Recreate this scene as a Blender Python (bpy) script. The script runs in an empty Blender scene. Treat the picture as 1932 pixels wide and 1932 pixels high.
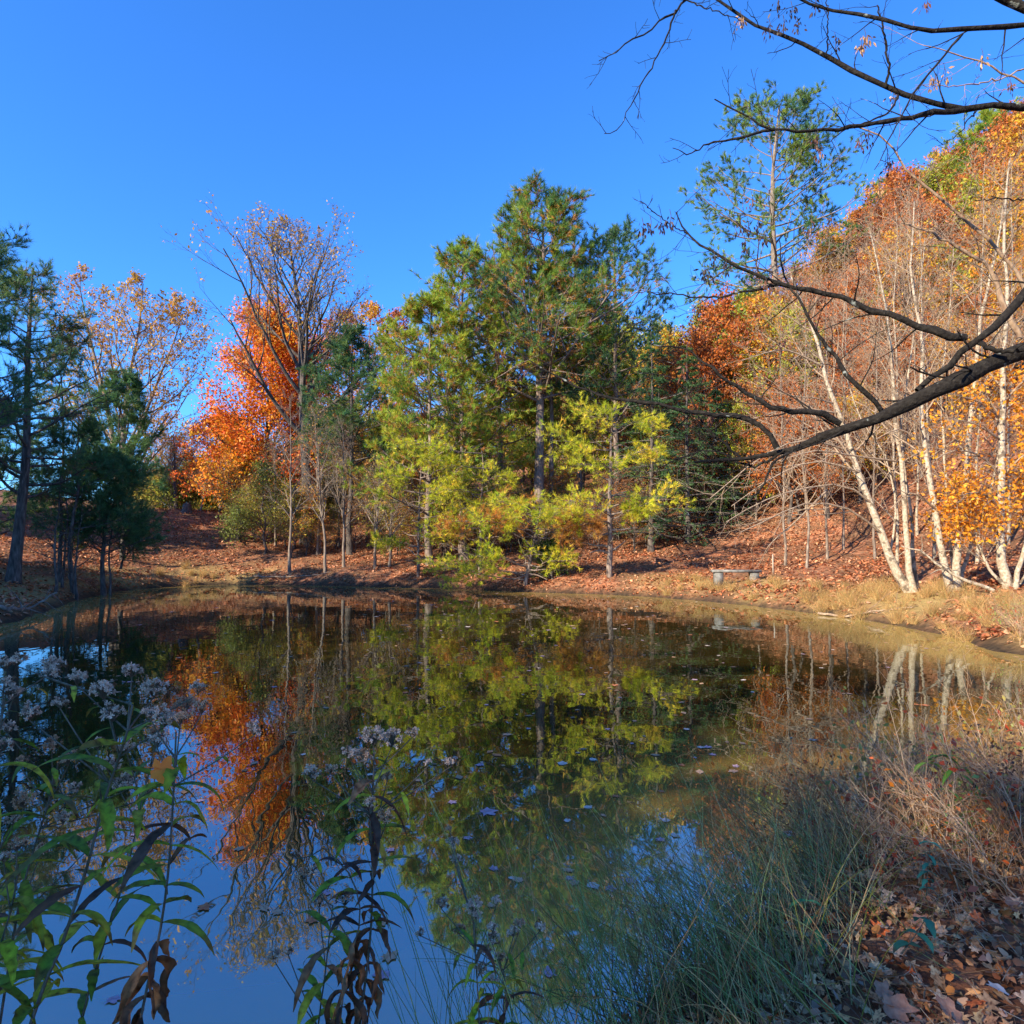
import bpy, math, random
import numpy as np
from mathutils import Vector
R = math.radians
S = bpy.context.scene
COL = S.collection
F = 1259.0; CZ = 1.8; PITCH = math.atan(69 / F)
PI = math.pi

# ---------------------------------------------------------------- placement
def at(px, py, Y):
    a = (px - 966) / F; b = (966 - py) / F
    d = (a, math.cos(PITCH) - b * math.sin(PITCH), math.sin(PITCH) + b * math.cos(PITCH))
    s = Y / d[1]
    return np.array([d[0] * s, Y, CZ + d[2] * s])
def wpts(lst):
    return np.array([at(*p) for p in lst])

# ---------------------------------------------------------------- terrain
SH = [(-12, 15.6), (-13.6, 19.7), (-15.4, 24), (-16.6, 29), (-14.8, 33.2), (-9.7, 32.6), (-4.1, 30.6), (0.9, 27.6),
      (4.0, 26), (6.2, 23.6), (7.4, 21.4), (8.5, 18.3), (9.0, 16), (9.0, 13.6), (8.6, 12), (8.8, 10.6), (9.4, 9.0), (8.6, 7.2), (6.4, 6.0), (4.6, 5.3), (3.2, 4.75),
      (2.2, 4.2), (1.4, 3.6), (0.8, 3.0), (0.1, 2.4), (-1.0, 2.0), (-3, 2.0), (-6, 3.2), (-9.5, 6.5), (-11.3, 10.5)]
def catmull(pts, k=5):
    P = np.array(pts, float); n = len(P); out = []
    for i in range(n):
        p0, p1, p2, p3 = P[i - 1], P[i], P[(i + 1) % n], P[(i + 2) % n]
        for j in range(k):
            t = j / k
            out.append(.5 * ((2 * p1) + (-p0 + p2) * t + (2 * p0 - 5 * p1 + 4 * p2 - p3) * t * t + (-p0 + 3 * p1 - 3 * p2 + p3) * t ** 3))
    return np.array(out)
POLY = catmull(SH, 5)
def sdf(x, y):
    x = np.asarray(x, float); y = np.asarray(y, float)
    best = np.full(x.shape, 1e9); ins = np.zeros(x.shape, bool)
    n = len(POLY)
    for i in range(n):
        ax, ay = POLY[i]; bx, by = POLY[(i + 1) % n]
        ex, ey = bx - ax, by - ay
        t = np.clip(((x - ax) * ex + (y - ay) * ey) / (ex * ex + ey * ey), 0, 1)
        best = np.minimum(best, (x - ax - t * ex) ** 2 + (y - ay - t * ey) ** 2)
        if ay != by:
            c = ((ay > y) != (by > y)) & (x < (bx - ax) * (y - ay) / (by - ay) + ax)
            ins ^= c
    d = np.sqrt(best)
    return np.where(ins, -d, d)
def wav(x, y, f, s):
    return (np.sin(x * f + s) * np.cos(y * f * 1.13 + s * 2.1) + .5 * np.sin(x * f * 2.3 - y * f * 1.7 + s * 3) + .25 * np.sin(y * f * 4.1 + x * f * 3.1 + s)) / 1.75
def ground(x, y):
    x = np.asarray(x, float); y = np.asarray(y, float)
    d = sdf(x, y) + .13 * wav(x, y, 1.9, 1.0) + .06 * wav(x, y, 7., 2.)
    u = x / np.maximum(y, 8.)
    do = np.maximum(d, 0)
    bank = .26 * (1 - np.exp(-do / .35)) + .02 * do
    far = np.clip((y - 10) / 8, 0, 1)
    s1 = np.interp(u, [-1, -.5, -.2, .1, .3, .5, .8], [.2, .27, .2, .2, .13, .12, .12])
    s2 = np.interp(u, [-.9, -.5, -.3, -.15, .19, .38, .58, .8, 1.2], [.10, .03, .06, .16, .32, .42, .58, .66, .7])
    h = far * (s1 * np.minimum(do, 14) + s2 * (np.clip(do - 9, 0, 4) ** 2 / 8 + np.clip(do - 13, 0, 45)))
    near = (1 - far) * (.05 * np.minimum(do, 30))
    z = bank + h + near + np.clip(do, 0, 1) * (.09 * wav(x, y, 1.1, 4.) + .03 * wav(x, y, 3.3, 1.) + .16 * wav(x, y, .35, 7.))
    return np.where(d > 0, z, -np.minimum(.9, .35 * (-d)))
def gz(x, y):
    return float(ground(np.array([x]), np.array([y]))[0])
def gp(px, Y):
    x = (px - 966) / F * Y
    return np.array([x, Y, gz(x, Y)])

# ---------------------------------------------------------------- object helpers
def tag(o, label=None, cat=None, group=None, kind=None):
    if label: o['label'] = label
    if cat: o['category'] = cat
    if group: o['group'] = group
    if kind: o['kind'] = kind
    return o
def empty(name, loc, label, cat, group=None, rz=0):
    o = bpy.data.objects.new(name, None); COL.objects.link(o)
    o.location = [float(v) for v in loc]; o.rotation_euler = (0, 0, rz); o.empty_display_size = .2
    return tag(o, label, cat, group)
class Acc:
    def __init__(s): s.V = []; s.T = []; s.Q = []; s.C = []; s.n = 0
    def add(s, v, q=None, t=None, c=None):
        v = np.asarray(v, float).reshape(-1, 3)
        s.V.append(v)
        if q is not None and len(q): s.Q.append(np.asarray(q) + s.n)
        if t is not None and len(t): s.T.append(np.asarray(t) + s.n)
        if c is None: c = np.ones((len(v), 3))
        c = np.asarray(c, float)
        if c.ndim == 1: c = np.tile(c, (len(v), 1))
        s.C.append(c); s.n += len(v)
    def build(s, name, mat, parent=None, off=None, smooth=False):
        V = np.concatenate(s.V) if s.V else np.zeros((0, 3))
        if off is not None: V = V - np.asarray(off)
        Q = np.concatenate(s.Q) if s.Q else np.zeros((0, 4), int)
        T = np.concatenate(s.T) if s.T else np.zeros((0, 3), int)
        me = bpy.data.meshes.new(name)
        me.vertices.add(len(V)); me.vertices.foreach_set('co', V.astype(np.float32).ravel())
        nl = Q.size + T.size; me.loops.add(nl)
        me.loops.foreach_set('vertex_index', np.concatenate([Q.ravel(), T.ravel()]).astype(np.int32))
        st = np.concatenate([np.arange(len(Q)) * 4, len(Q) * 4 + np.arange(len(T)) * 3]).astype(np.int32)
        me.polygons.add(len(st)); me.polygons.foreach_set('loop_start', st)
        if smooth: me.polygons.foreach_set('use_smooth', np.ones(len(st), bool))
        me.update(calc_edges=True)
        C = np.concatenate(s.C); C = np.concatenate([C, np.ones((len(C), 1))], 1)
        at_ = me.color_attributes.new('Col', 'FLOAT_COLOR', 'POINT'); at_.data.foreach_set('color', C.astype(np.float32).ravel())
        me.materials.append(mat)
        o = bpy.data.objects.new(name, me); COL.objects.link(o)
        if parent: o.parent = parent
        return o
def norm(v): return v / np.maximum(np.linalg.norm(v, axis=-1, keepdims=True), 1e-9)
def tubes(acc, P, Rr, k=6, c=None, closed_tip=False):
    """P (N,n,3), Rr (N,n)"""
    if len(P) == 0: return
    N, n, _ = P.shape
    T = np.empty_like(P); T[:, 1:-1] = P[:, 2:] - P[:, :-2]; T[:, 0] = P[:, 1] - P[:, 0]; T[:, -1] = P[:, -1] - P[:, -2]
    T = norm(T)
    mean = norm(P[:, -1] - P[:, 0] + 1e-6)
    ref = np.where(np.abs(mean[:, 2:3]) < .8, np.array([[0, 0, 1.]]), np.array([[1., 0, 0]]))[:, None, :]
    B1 = norm(np.cross(T, ref)); B2 = np.cross(T, B1)
    a = np.arange(k) * 2 * PI / k
    V = P[:, :, None, :] + Rr[:, :, None, None] * (np.cos(a)[None, None, :, None] * B1[:, :, None, :] + np.sin(a)[None, None, :, None] * B2[:, :, None, :])
    base = (np.arange(N)[:, None, None] * n + np.arange(n - 1)[None, :, None]) * k
    j = np.arange(k)[None, None, :]; j2 = (j + 1) % k
    Q = np.stack([base + j, base + j2, base + k + j2, base + k + j], -1).reshape(-1, 4)
    cc = None
    if c is not None:
        c = np.asarray(c, float)
        cc = np.tile(c, (N * n * k, 1)) if c.ndim == 1 else np.repeat(c, n * k, 0)
    acc.add(V, q=Q, c=cc)
def resample(pts, n, smooth=True):
    pts = np.asarray(pts, float)
    if smooth and len(pts) > 2:
        pp = np.vstack([2 * pts[0] - pts[1], pts, 2 * pts[-1] - pts[-2]]); out = []
        for i in range(1, len(pp) - 2):
            for j in range(6):
                t = j / 6; p0, p1, p2, p3 = pp[i - 1:i + 3]
                out.append(.5 * ((2 * p1) + (-p0 + p2) * t + (2 * p0 - 5 * p1 + 4 * p2 - p3) * t * t + (-p0 + 3 * p1 - 3 * p2 + p3) * t ** 3))
        out.append(pts[-1]); pts = np.array(out)
    s = np.concatenate([[0], np.cumsum(np.linalg.norm(np.diff(pts, axis=0), axis=1))])
    q = np.linspace(0, s[-1], n)
    return np.stack([np.interp(q, s, pts[:, i]) for i in range(3)], 1)
def grow(P, Rr, rng, per, t=(.2, 1), ang=(45, 10), L=1.0, n=6, up=0., wob=.12, rr=.6, flat=None, droop=0., rmin=.003, gold=False, rel=None, tip=.25):
    N, m, _ = P.shape
    M = N * per
    idx = np.repeat(np.arange(N), per)
    tt = (np.tile(np.arange(per), N) + rng.random(M)) / per
    tt = t[0] + (t[1] - t[0]) * tt
    f = tt * (m - 1); i0 = np.minimum(f.astype(int), m - 2); fr = (f - i0)[:, None]
    A = P[idx, i0]; B = P[idx, i0 + 1]
    pos = A * (1 - fr) + B * fr; T = norm(B - A)
    pr = Rr[idx, i0] * (1 - fr[:, 0]) + Rr[idx, i0 + 1] * fr[:, 0]
    ref = np.where(np.abs(T[:, 2:3]) < .9, np.array([[0, 0, 1.]]), np.array([[1., 0, 0]]))
    b1 = norm(np.cross(T, ref)); b2 = np.cross(T, b1)
    az = (np.arange(M) * 2.39996 + rng.normal(0, .35, M)) if gold else rng.random(M) * 2 * PI
    perp = np.cos(az)[:, None] * b1 + np.sin(az)[:, None] * b2
    if flat is not None:
        perp = norm(perp * np.array([1, 1, flat]))
    an = np.radians(rng.normal(ang[0], ang[1], M))[:, None]
    d = norm(np.cos(an) * T + np.sin(an) * perp)
    if isinstance(L, (int, float)): ln = np.full(M, float(L))
    else: ln = np.interp(tt, [a[0] for a in L], [a[1] for a in L])
    if rel:
        pl = np.linalg.norm(np.diff(P, axis=1), axis=2).sum(1)[idx]; ln = ln * pl
    ln = ln * rng.uniform(.7, 1.2, M)
    out = np.empty((M, n, 3)); out[:, 0] = pos; seg = (ln / (n - 1))[:, None]
    for i in range(1, n):
        out[:, i] = out[:, i - 1] + d * seg
        d = d + rng.normal(0, wob, (M, 3)); d[:, 2] += up - droop * (i / n)
        d = norm(d)
    r0 = np.maximum(np.minimum(pr * rr, pr * .95), rmin)
    rad = r0[:, None] * (1 - (1 - tip) * np.linspace(0, 1, n)[None, :])
    return out, np.maximum(rad, rmin * .6), tt
def pick(rng, pts, pal, f=.5, mix=.5):
    """one colour per point: neighbouring leaves tend to share a hue"""
    pal = np.array(pal); k = len(pal)
    nz = .5 + .5 * wav(pts[:, 0] + pts[:, 2] * .7, pts[:, 1] - pts[:, 2] * .6, f, 3.3)
    v = np.clip(mix * nz + (1 - mix) * rng.random(len(pts)), 0, .9999)
    c = pal[(v * k).astype(int)]
    return c * rng.uniform(.72, 1.28, (len(pts), 1)) * rng.uniform(.92, 1.08, (len(pts), 3))
def leaves(acc, pts, rng, size=.1, pal=((.3, .1, .02),), f=.5, mix=.5, asp=.55, dirs=None, hang=0.):
    N = len(pts)
    if N == 0: return
    d = norm(rng.normal(0, 1, (N, 3)) - np.array([0, 0, hang]))
    s = norm(np.cross(d, norm(rng.normal(0, 1, (N, 3)))))
    nn = np.cross(d, s)
    sz = (size * rng.uniform(.6, 1.35, N))[:, None]
    V = np.stack([pts, pts + d * sz * .5 + s * sz * asp * .5 + nn * sz * .12, pts + d * sz, pts + d * sz * .5 - s * sz * asp * .5 + nn * sz * .12], 1)
    Q = np.arange(N * 4).reshape(N, 4)
    acc.add(V, q=Q, c=np.repeat(pick(rng, pts, pal, f, mix), 4, 0))
def tufts(acc, pts, dirs, rng, ln=.2, k=14, w=.012, spread=.8, pal=((.05, .1, .02),), f=.6, mix=.5, col=None, up=.1):
    N = len(pts)
    if N == 0: return
    c = pick(rng, pts, pal, f, mix) if col is None else col
    d = norm(dirs[:, None, :] + rng.normal(0, spread * .6, (N, k, 3)) + np.array([0, 0, up]))
    b = pts[:, None, :] - dirs[:, None, :] * (rng.random((N, k, 1)) * ln * .6)
    s = norm(np.cross(d, rng.normal(0, 1, (N, k, 3)))) * w * .5
    l = ln * rng.uniform(.7, 1.15, (N, k, 1))
    V = np.stack([b - s, b + s, b + d * l], 2).reshape(-1, 3)
    T = np.arange(N * k * 3).reshape(-1, 3)
    acc.add(V, t=T, c=np.repeat(np.clip(np.repeat(c, k, 0) * rng.uniform(.8, 1.2, (N * k, 1)), 0, 1), 3, 0))
def sample(P, rng, per, t=(.3, 1)):
    N, m, _ = P.shape; M = N * per
    idx = np.repeat(np.arange(N), per); tt = t[0] + (t[1] - t[0]) * rng.random(M)
    f = tt * (m - 1); i0 = np.minimum(f.astype(int), m - 2); fr = (f - i0)[:, None]
    A = P[idx, i0]; B = P[idx, i0 + 1]
    return A * (1 - fr) + B * fr, norm(B - A), tt

# ---------------------------------------------------------------- materials
def mat(name):
    m = bpy.data.materials.new(name); m.use_nodes = True
    nt = m.node_tree; nt.nodes.clear()
    return m, nt, nt.nodes, nt.links
def N_(ns, typ, **kw):
    n = ns.new(typ)
    for k, v in kw.items():
        if k.startswith('i_'): n.inputs[int(k[2:])].default_value = v
        else: setattr(n, k, v)
    return n
def ramp(ns, stops):
    r = ns.new('ShaderNodeValToRGB'); e = r.color_ramp.elements
    while len(e) > 1: e.remove(e[-1])
    e[0].position = stops[0][0]; e[0].color = (*stops[0][1], 1)
    for p, c in stops[1:]:
        q = e.new(p); q.color = (*c, 1)
    return r
def foliage_mat(name, trans=.35, rough=.5, spec=.3):
    m, nt, ns, lk = mat(name)
    out = ns.new('ShaderNodeOutputMaterial'); a = N_(ns, 'ShaderNodeAttribute', attribute_name='Col')
    p = ns.new('ShaderNodeBsdfPrincipled'); p.inputs['Roughness'].default_value = rough; p.inputs['Specular IOR Level'].default_value = spec
    tr = ns.new('ShaderNodeBsdfTranslucent'); mx = ns.new('ShaderNodeMixShader'); mx.inputs[0].default_value = trans
    lk.new(a.outputs['Color'], p.inputs['Base Color']); lk.new(a.outputs['Color'], tr.inputs['Color'])
    lk.new(p.outputs[0], mx.inputs[1]); lk.new(tr.outputs[0], mx.inputs[2]); lk.new(mx.outputs[0], out.inputs[0])
    return m
def bark_mat(name, c1, c2, c3=None, scale=8, zs=.25, bump=.6, patch=None):
    m, nt, ns, lk = mat(name)
    out = ns.new('ShaderNodeOutputMaterial'); p = ns.new('ShaderNodeBsdfPrincipled'); p.inputs['Roughness'].default_value = .9
    p.inputs['Specular IOR Level'].default_value = .2
    g = ns.new('ShaderNodeNewGeometry'); mp = ns.new('ShaderNodeMapping'); mp.inputs['Scale'].default_value = (scale, scale, scale * zs)
    lk.new(g.outputs['Position'], mp.inputs[0])
    n1 = N_(ns, 'ShaderNodeTexNoise'); n1.inputs['Scale'].default_value = 2.2; n1.inputs['Detail'].default_value = 6
    lk.new(mp.outputs[0], n1.inputs['Vector'])
    st = [(.35, c1), (.6, c2)]
    if c3: st.append((.72, c3))
    r = ramp(ns, st); lk.new(n1.outputs['Fac'], r.inputs[0])
    col = r.outputs[0]
    if patch:
        n2 = N_(ns, 'ShaderNodeTexNoise'); n2.inputs['Scale'].default_value = patch[1]; n2.inputs['Detail'].default_value = 3
        lk.new(g.outputs['Position'], n2.inputs['Vector'])
        r2 = ramp(ns, [(patch[2], (0, 0, 0)), (patch[2] + .05, (1, 1, 1))]); lk.new(n2.outputs['Fac'], r2.inputs[0])
        mx = N_(ns, 'ShaderNodeMix', data_type='RGBA'); lk.new(r2.outputs[0], mx.inputs['Factor']); lk.new(col, mx.inputs['A']); mx.inputs['B'].default_value = (*patch[0], 1)
        col = mx.outputs['Result']
    lk.new(col, p.inputs['Base Color'])
    b = ns.new('ShaderNodeBump'); b.inputs['Strength'].default_value = bump; b.inputs['Distance'].default_value = .02
    lk.new(n1.outputs['Fac'], b.inputs['Height']); lk.new(b.outputs[0], p.inputs['Normal']); lk.new(p.outputs[0], out.inputs[0])
    return m
def plant_mat(name):
    m = foliage_mat(name, .3, .55, .3); nt = m.node_tree; ns = nt.nodes; lk = nt.links
    at_ = [n for n in ns if n.type == 'ATTRIBUTE'][0]; p = [n for n in ns if n.type == 'BSDF_PRINCIPLED'][0]; tr = [n for n in ns if n.type == 'BSDF_TRANSLUCENT'][0]
    g = ns.new('ShaderNodeNewGeometry'); n = ns.new('ShaderNodeTexNoise'); n.inputs['Scale'].default_value = 70; n.inputs['Detail'].default_value = 5; lk.new(g.outputs['Position'], n.inputs['Vector'])
    r = ramp(ns, [(.30, (.30, .20, .14)), (.44, (.85, .75, .6)), (.62, (1.25, 1.2, 1.0)), (.75, (1.5, 1.1, .6))]); lk.new(n.outputs['Fac'], r.inputs[0])
    mx = N_(ns, 'ShaderNodeMix', data_type='RGBA', blend_type='MULTIPLY'); mx.inputs['Factor'].default_value = 1; lk.new(at_.outputs['Color'], mx.inputs['A']); lk.new(r.outputs[0], mx.inputs['B'])
    lk.new(mx.outputs['Result'], p.inputs['Base Color']); lk.new(mx.outputs['Result'], tr.inputs['Color'])
    b = ns.new('ShaderNodeBump'); b.inputs['Strength'].default_value = .5; b.inputs['Distance'].default_value = .002; lk.new(n.outputs['Fac'], b.inputs['Height']); lk.new(b.outputs[0], p.inputs['Normal'])
    return m
PLANT = plant_mat('plant_leaf')
LEAF = foliage_mat('leaf', .4, .5, .35)
NEEDLE = foliage_mat('needle', .4, .5, .35)
GRASS = foliage_mat('grass', .25, .5, .3)
DRY = foliage_mat('dry', .15, .85, .1)
PINEBARK = bark_mat('pine_bark', (.10, .07, .055), (.22, .17, .14), (.32, .27, .24), 6, .25)
DARKBARK = bark_mat('dark_bark', (.05, .04, .035), (.12, .10, .085), (.2, .17, .15), 7, .25)
GREYBARK = bark_mat('grey_bark', (.12, .09, .07), (.23, .18, .14), (.33, .27, .21), 6, .3)
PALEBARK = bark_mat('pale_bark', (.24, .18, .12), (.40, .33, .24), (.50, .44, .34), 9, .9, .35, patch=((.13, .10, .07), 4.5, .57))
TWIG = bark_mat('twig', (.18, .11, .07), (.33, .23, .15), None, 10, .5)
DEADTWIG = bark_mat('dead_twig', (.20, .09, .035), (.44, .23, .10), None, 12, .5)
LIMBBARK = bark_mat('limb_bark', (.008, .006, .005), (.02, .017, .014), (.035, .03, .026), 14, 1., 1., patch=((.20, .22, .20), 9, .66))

def ground_mat():
    m, nt, ns, lk = mat('forest_floor')
    out = ns.new('ShaderNodeOutputMaterial'); p = ns.new('ShaderNodeBsdfPrincipled'); p.inputs['Roughness'].default_value = .95; p.inputs['Specular IOR Level'].default_value = .1
    g = ns.new('ShaderNodeNewGeometry')
    v = ns.new('ShaderNodeTexVoronoi'); v.inputs['Scale'].default_value = 9; v.inputs['Randomness'].default_value = 1
    w = N_(ns, 'ShaderNodeTexNoise'); w.inputs['Scale'].default_value = 14; w.inputs['Detail'].default_value = 4
    mv = N_(ns, 'ShaderNodeVectorMath', operation='MULTIPLY_ADD'); mv.inputs[1].default_value = (.12, .12, .12)
    lk.new(g.outputs['Position'], w.inputs['Vector']); lk.new(w.outputs['Color'], mv.inputs[0]); lk.new(g.outputs['Position'], mv.inputs[2]); lk.new(mv.outputs[0], v.inputs['Vector'])
    sp = ns.new('ShaderNodeSeparateColor'); lk.new(v.outputs['Color'], sp.inputs[0])
    r = ramp(ns, [(0, (.08, .035, .02)), (.3, (.20, .075, .04)), (.55, (.31, .12, .06)), (.8, (.41, .19, .10)), (1, (.22, .13, .08))]); lk.new(sp.outputs[0], r.inputs[0])
    n2 = N_(ns, 'ShaderNodeTexNoise'); n2.inputs['Scale'].default_value = .8; n2.inputs['Detail'].default_value = 7; lk.new(g.outputs['Position'], n2.inputs['Vector'])
    r2 = ramp(ns, [(.38, (0, 0, 0)), (.62, (1, 1, 1))]); lk.new(n2.outputs['Fac'], r2.inputs[0])
    a = N_(ns, 'ShaderNodeAttribute', attribute_name='Col')
    mx = N_(ns, 'ShaderNodeMix', data_type='RGBA'); mx.inputs['B'].default_value = (.13, .075, .04, 1); mm = N_(ns, 'ShaderNodeMath', operation='MULTIPLY'); mm.inputs[1].default_value = .75
    lk.new(r2.outputs[0], mm.inputs[0]); lk.new(mm.outputs[0], mx.inputs['Factor']); lk.new(r.outputs[0], mx.inputs['A'])
    sa = ns.new('ShaderNodeSeparateColor'); lk.new(a.outputs['Color'], sa.inputs[0])
    mg = N_(ns, 'ShaderNodeMix', data_type='RGBA'); mg.inputs['B'].default_value = (.34, .25, .09, 1); lk.new(sa.outputs[0], mg.inputs['Factor']); lk.new(mx.outputs['Result'], mg.inputs['A'])
    mw = N_(ns, 'ShaderNodeMix', data_type='RGBA'); mw.inputs['B'].default_value = (.035, .026, .018, 1); lk.new(sa.outputs[1], mw.inputs['Factor']); lk.new(mg.outputs['Result'], mw.inputs['A'])
    lk.new(mw.outputs['Result'], p.inputs['Base Color'])
    b = ns.new('ShaderNodeBump'); b.inputs['Strength'].default_value = .8; b.inputs['Distance'].default_value = .04; lk.new(v.outputs['Distance'], b.inputs['Height'])
    lk.new(b.outputs[0], p.inputs['Normal']); lk.new(p.outputs[0], out.inputs[0])
    return m
def water_mat():
    m, nt, ns, lk = mat('pond_water')
    out = ns.new('ShaderNodeOutputMaterial'); gl = ns.new('ShaderNodeBsdfGlossy'); gl.inputs['Roughness'].default_value = .012; gl.inputs['Color'].default_value = (.82, .92, .97, 1)
    df = ns.new('ShaderNodeBsdfDiffuse'); a = N_(ns, 'ShaderNodeAttribute', attribute_name='Col'); lk.new(a.outputs['Color'], df.inputs['Color'])
    fr = ns.new('ShaderNodeFresnel'); fr.inputs['IOR'].default_value = WIOR
    g = ns.new('ShaderNodeNewGeometry'); mp = ns.new('ShaderNodeMapping'); mp.inputs['Scale'].default_value = (1, .6, 1); lk.new(g.outputs['Position'], mp.inputs[0])
    n1 = N_(ns, 'ShaderNodeTexNoise'); n1.inputs['Scale'].default_value = 2.2; n1.inputs['Detail'].default_value = 2.5; lk.new(mp.outputs[0], n1.inputs['Vector'])
    b = ns.new('ShaderNodeBump'); b.inputs['Strength'].default_value = .06; b.inputs['Distance'].default_value = .05; lk.new(n1.outputs['Fac'], b.inputs['Height'])
    lk.new(b.outputs[0], gl.inputs['Normal'])
    mx = ns.new('ShaderNodeMixShader'); lk.new(fr.outputs[0], mx.inputs[0]); lk.new(df.outputs[0], mx.inputs[1]); lk.new(gl.outputs[0], mx.inputs[2]); lk.new(mx.outputs[0], out.inputs[0])
    return m
WIOR = 3.6
def plain_noise(name, c1, c2, scale=20, rough=.9, bump=.3):
    m, nt, ns, lk = mat(name)
    out = ns.new('ShaderNodeOutputMaterial'); p = ns.new('ShaderNodeBsdfPrincipled'); p.inputs['Roughness'].default_value = rough
    g = ns.new('ShaderNodeTexCoord'); n1 = N_(ns, 'ShaderNodeTexNoise'); n1.inputs['Scale'].default_value = scale; n1.inputs['Detail'].default_value = 6
    lk.new(g.outputs['Object'], n1.inputs['Vector']); r = ramp(ns, [(.35, c1), (.65, c2)]); lk.new(n1.outputs['Fac'], r.inputs[0]); lk.new(r.outputs[0], p.inputs['Base Color'])
    b = ns.new('ShaderNodeBump'); b.inputs['Strength'].default_value = bump; b.inputs['Distance'].default_value = .01; lk.new(n1.outputs['Fac'], b.inputs['Height']); lk.new(b.outputs[0], p.inputs['Normal'])
    lk.new(p.outputs[0], out.inputs[0]); return m

# ---------------------------------------------------------------- ground and water
def axis(segs):
    out = []
    for a, b, n in segs: out += list(np.linspace(a, b, n, endpoint=False))
    out.append(segs[-1][1]); return np.array(out)
def sheet(name, xs, ys, zf, colf, m, kind='structure'):
    X, Y = np.meshgrid(xs, ys); Z = zf(X.ravel(), Y.ravel())
    V = np.stack([X.ravel(), Y.ravel(), Z], 1); nx, ny = len(xs), len(ys)
    i = (np.arange(ny - 1)[:, None] * nx + np.arange(nx - 1)[None, :]).ravel()
    a = Acc(); a.add(V, q=np.stack([i, i + 1, i + nx + 1, i + nx], 1), c=colf(V))
    o = a.build(name, m, smooth=True); tag(o, kind=kind); return o
def gcol(V):
    x, y = V[:, 0], V[:, 1]; d = sdf(x, y)
    # red: dry grass along the right-hand and left-hand shore; green: wet mud at the water's edge
    gr = np.clip(1.2 - np.abs(d - 1.3) / 2.0, 0, 1) * np.clip((y - 9) / 4, 0, 1) * (np.clip((x - 4) / 3, 0, 1) + np.clip((-11.5 - x) / 2, 0, 1)) * np.clip(.6 + .9 * wav(x, y, .9, 2.), 0, 1)
    wet = np.clip(1 - np.abs(d - .05) / .35, 0, 1) * .8 + np.where(d < 0, .5, 0)
    return np.stack([gr * .8, np.clip(wet, 0, 1), np.zeros_like(x)], 1)
xs = axis([(-600, -90, 14), (-90, -24, 60), (-24, -3, 110), (-3, 6, 150), (6, 26, 110), (26, 90, 70), (90, 600, 14)])
ys = axis([(-500, -40, 12), (-40, 0, 50), (0, 7, 130), (7, 40, 190), (40, 100, 80), (100, 700, 16)])
sheet('ground', xs, ys, ground, gcol, ground_mat())
def wcol(V):
    x, y = V[:, 0], V[:, 1]; d = -sdf(x, y)
    k = np.clip(1 - d / (2.6 + .8 * wav(x, y, .6, 1.)), 0, 1)[:, None] ** 1.3
    return k * np.array([[.42, .27, .07]]) + (1 - k) * np.array([[.028, .020, .004]])
sheet('water', np.linspace(-19, 12, 125), np.linspace(1, 36, 140), lambda x, y: np.zeros_like(x), wcol, water_mat())

# ---------------------------------------------------------------- trees
def straight(base, top, rng, n=14, wob=.12):
    P = np.linspace(base, top, n); w = np.cumsum(rng.normal(0, wob, (n, 3)), 0); w -= np.linspace(0, 1, n)[:, None] * w[-1]; w[:, 2] *= .2; w[0] = 0
    return P + w
def make_tree(name, label, cat, trunks, r0, levels, fol, bark, twig=None, group=None, seed=1, kmat=None, stem_name='trunk', rtip=.12, sink=.25):
    """trunks: list of polylines in world coordinates; levels: dicts for grow(); fol: list of foliage dicts"""
    rng = np.random.default_rng(seed)
    base = trunks[0][0].copy()
    root = empty(name, base, label, cat, group)
    TP = []; TR = []
    if not isinstance(r0, (list, tuple)): r0 = [r0] * len(trunks)
    for tr, r in zip(trunks, r0):
        P = resample(tr, 16); s = np.linspace(0, 1, 16)
        rad = r * ((1 - s) * (1 - rtip) + rtip) + r * .45 * np.exp(-s * 30)
        if sink: P[0, 2] -= sink
        TP.append(P); TR.append(rad)
        a = Acc(); tubes(a, P[None], rad[None], 10); a.build(stem_name, bark, root, base, True)
    P = np.array(TP); Rr = np.array(TR); all_l = [(P, Rr)]
    tw = Acc(); rim = rng
    for i, lv in enumerate(levels):
        lv = dict(lv); src = lv.pop('src', -1); k = lv.pop('k', [6, 5, 4, 3, 3][min(i, 4)])
        if src == -1: src = len(all_l) - 1
        pp, rr, _ = grow(all_l[src][0], all_l[src][1], rng, **lv)
        ext = None
        all_l.append((pp, rr)); tubes(tw, pp, rr, k)
    if tw.n: tw.build('branches', twig or bark, root, base, True)
    fa = Acc()
    for f in fol or []:
        f = dict(f); kind = f.pop('kind'); per = f.pop('per'); src = f.pop('src', len(all_l) - 1); t = f.pop('t', (.3, 1)); jit = f.pop('jit', 0); box = f.pop('zr', None)
        pts, dr, tt = sample(all_l[src][0], rng, per, t)
        if jit: pts = pts + rng.normal(0, jit, pts.shape)
        if box:
            k = (pts[:, 2] > box[0]) & (pts[:, 2] < box[1]); pts = pts[k]; dr = dr[k]
        g = ground(pts[:, 0], pts[:, 1]) + .05; ok = pts[:, 2] > g; pts = pts[ok]; dr = dr[ok]
        if kind == 'leaf': leaves(fa, pts, rng, **f)
        else: tufts(fa, pts, dr, rng, **f)
    if fa.n: fa.build('foliage', kmat or LEAF, root, base)
    return root
def copy_tree(o, parent=None):
    c = o.copy(); COL.objects.link(c); c.parent = parent
    for ch in list(o.children):
        copy_tree(ch, c)
    return c

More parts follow.
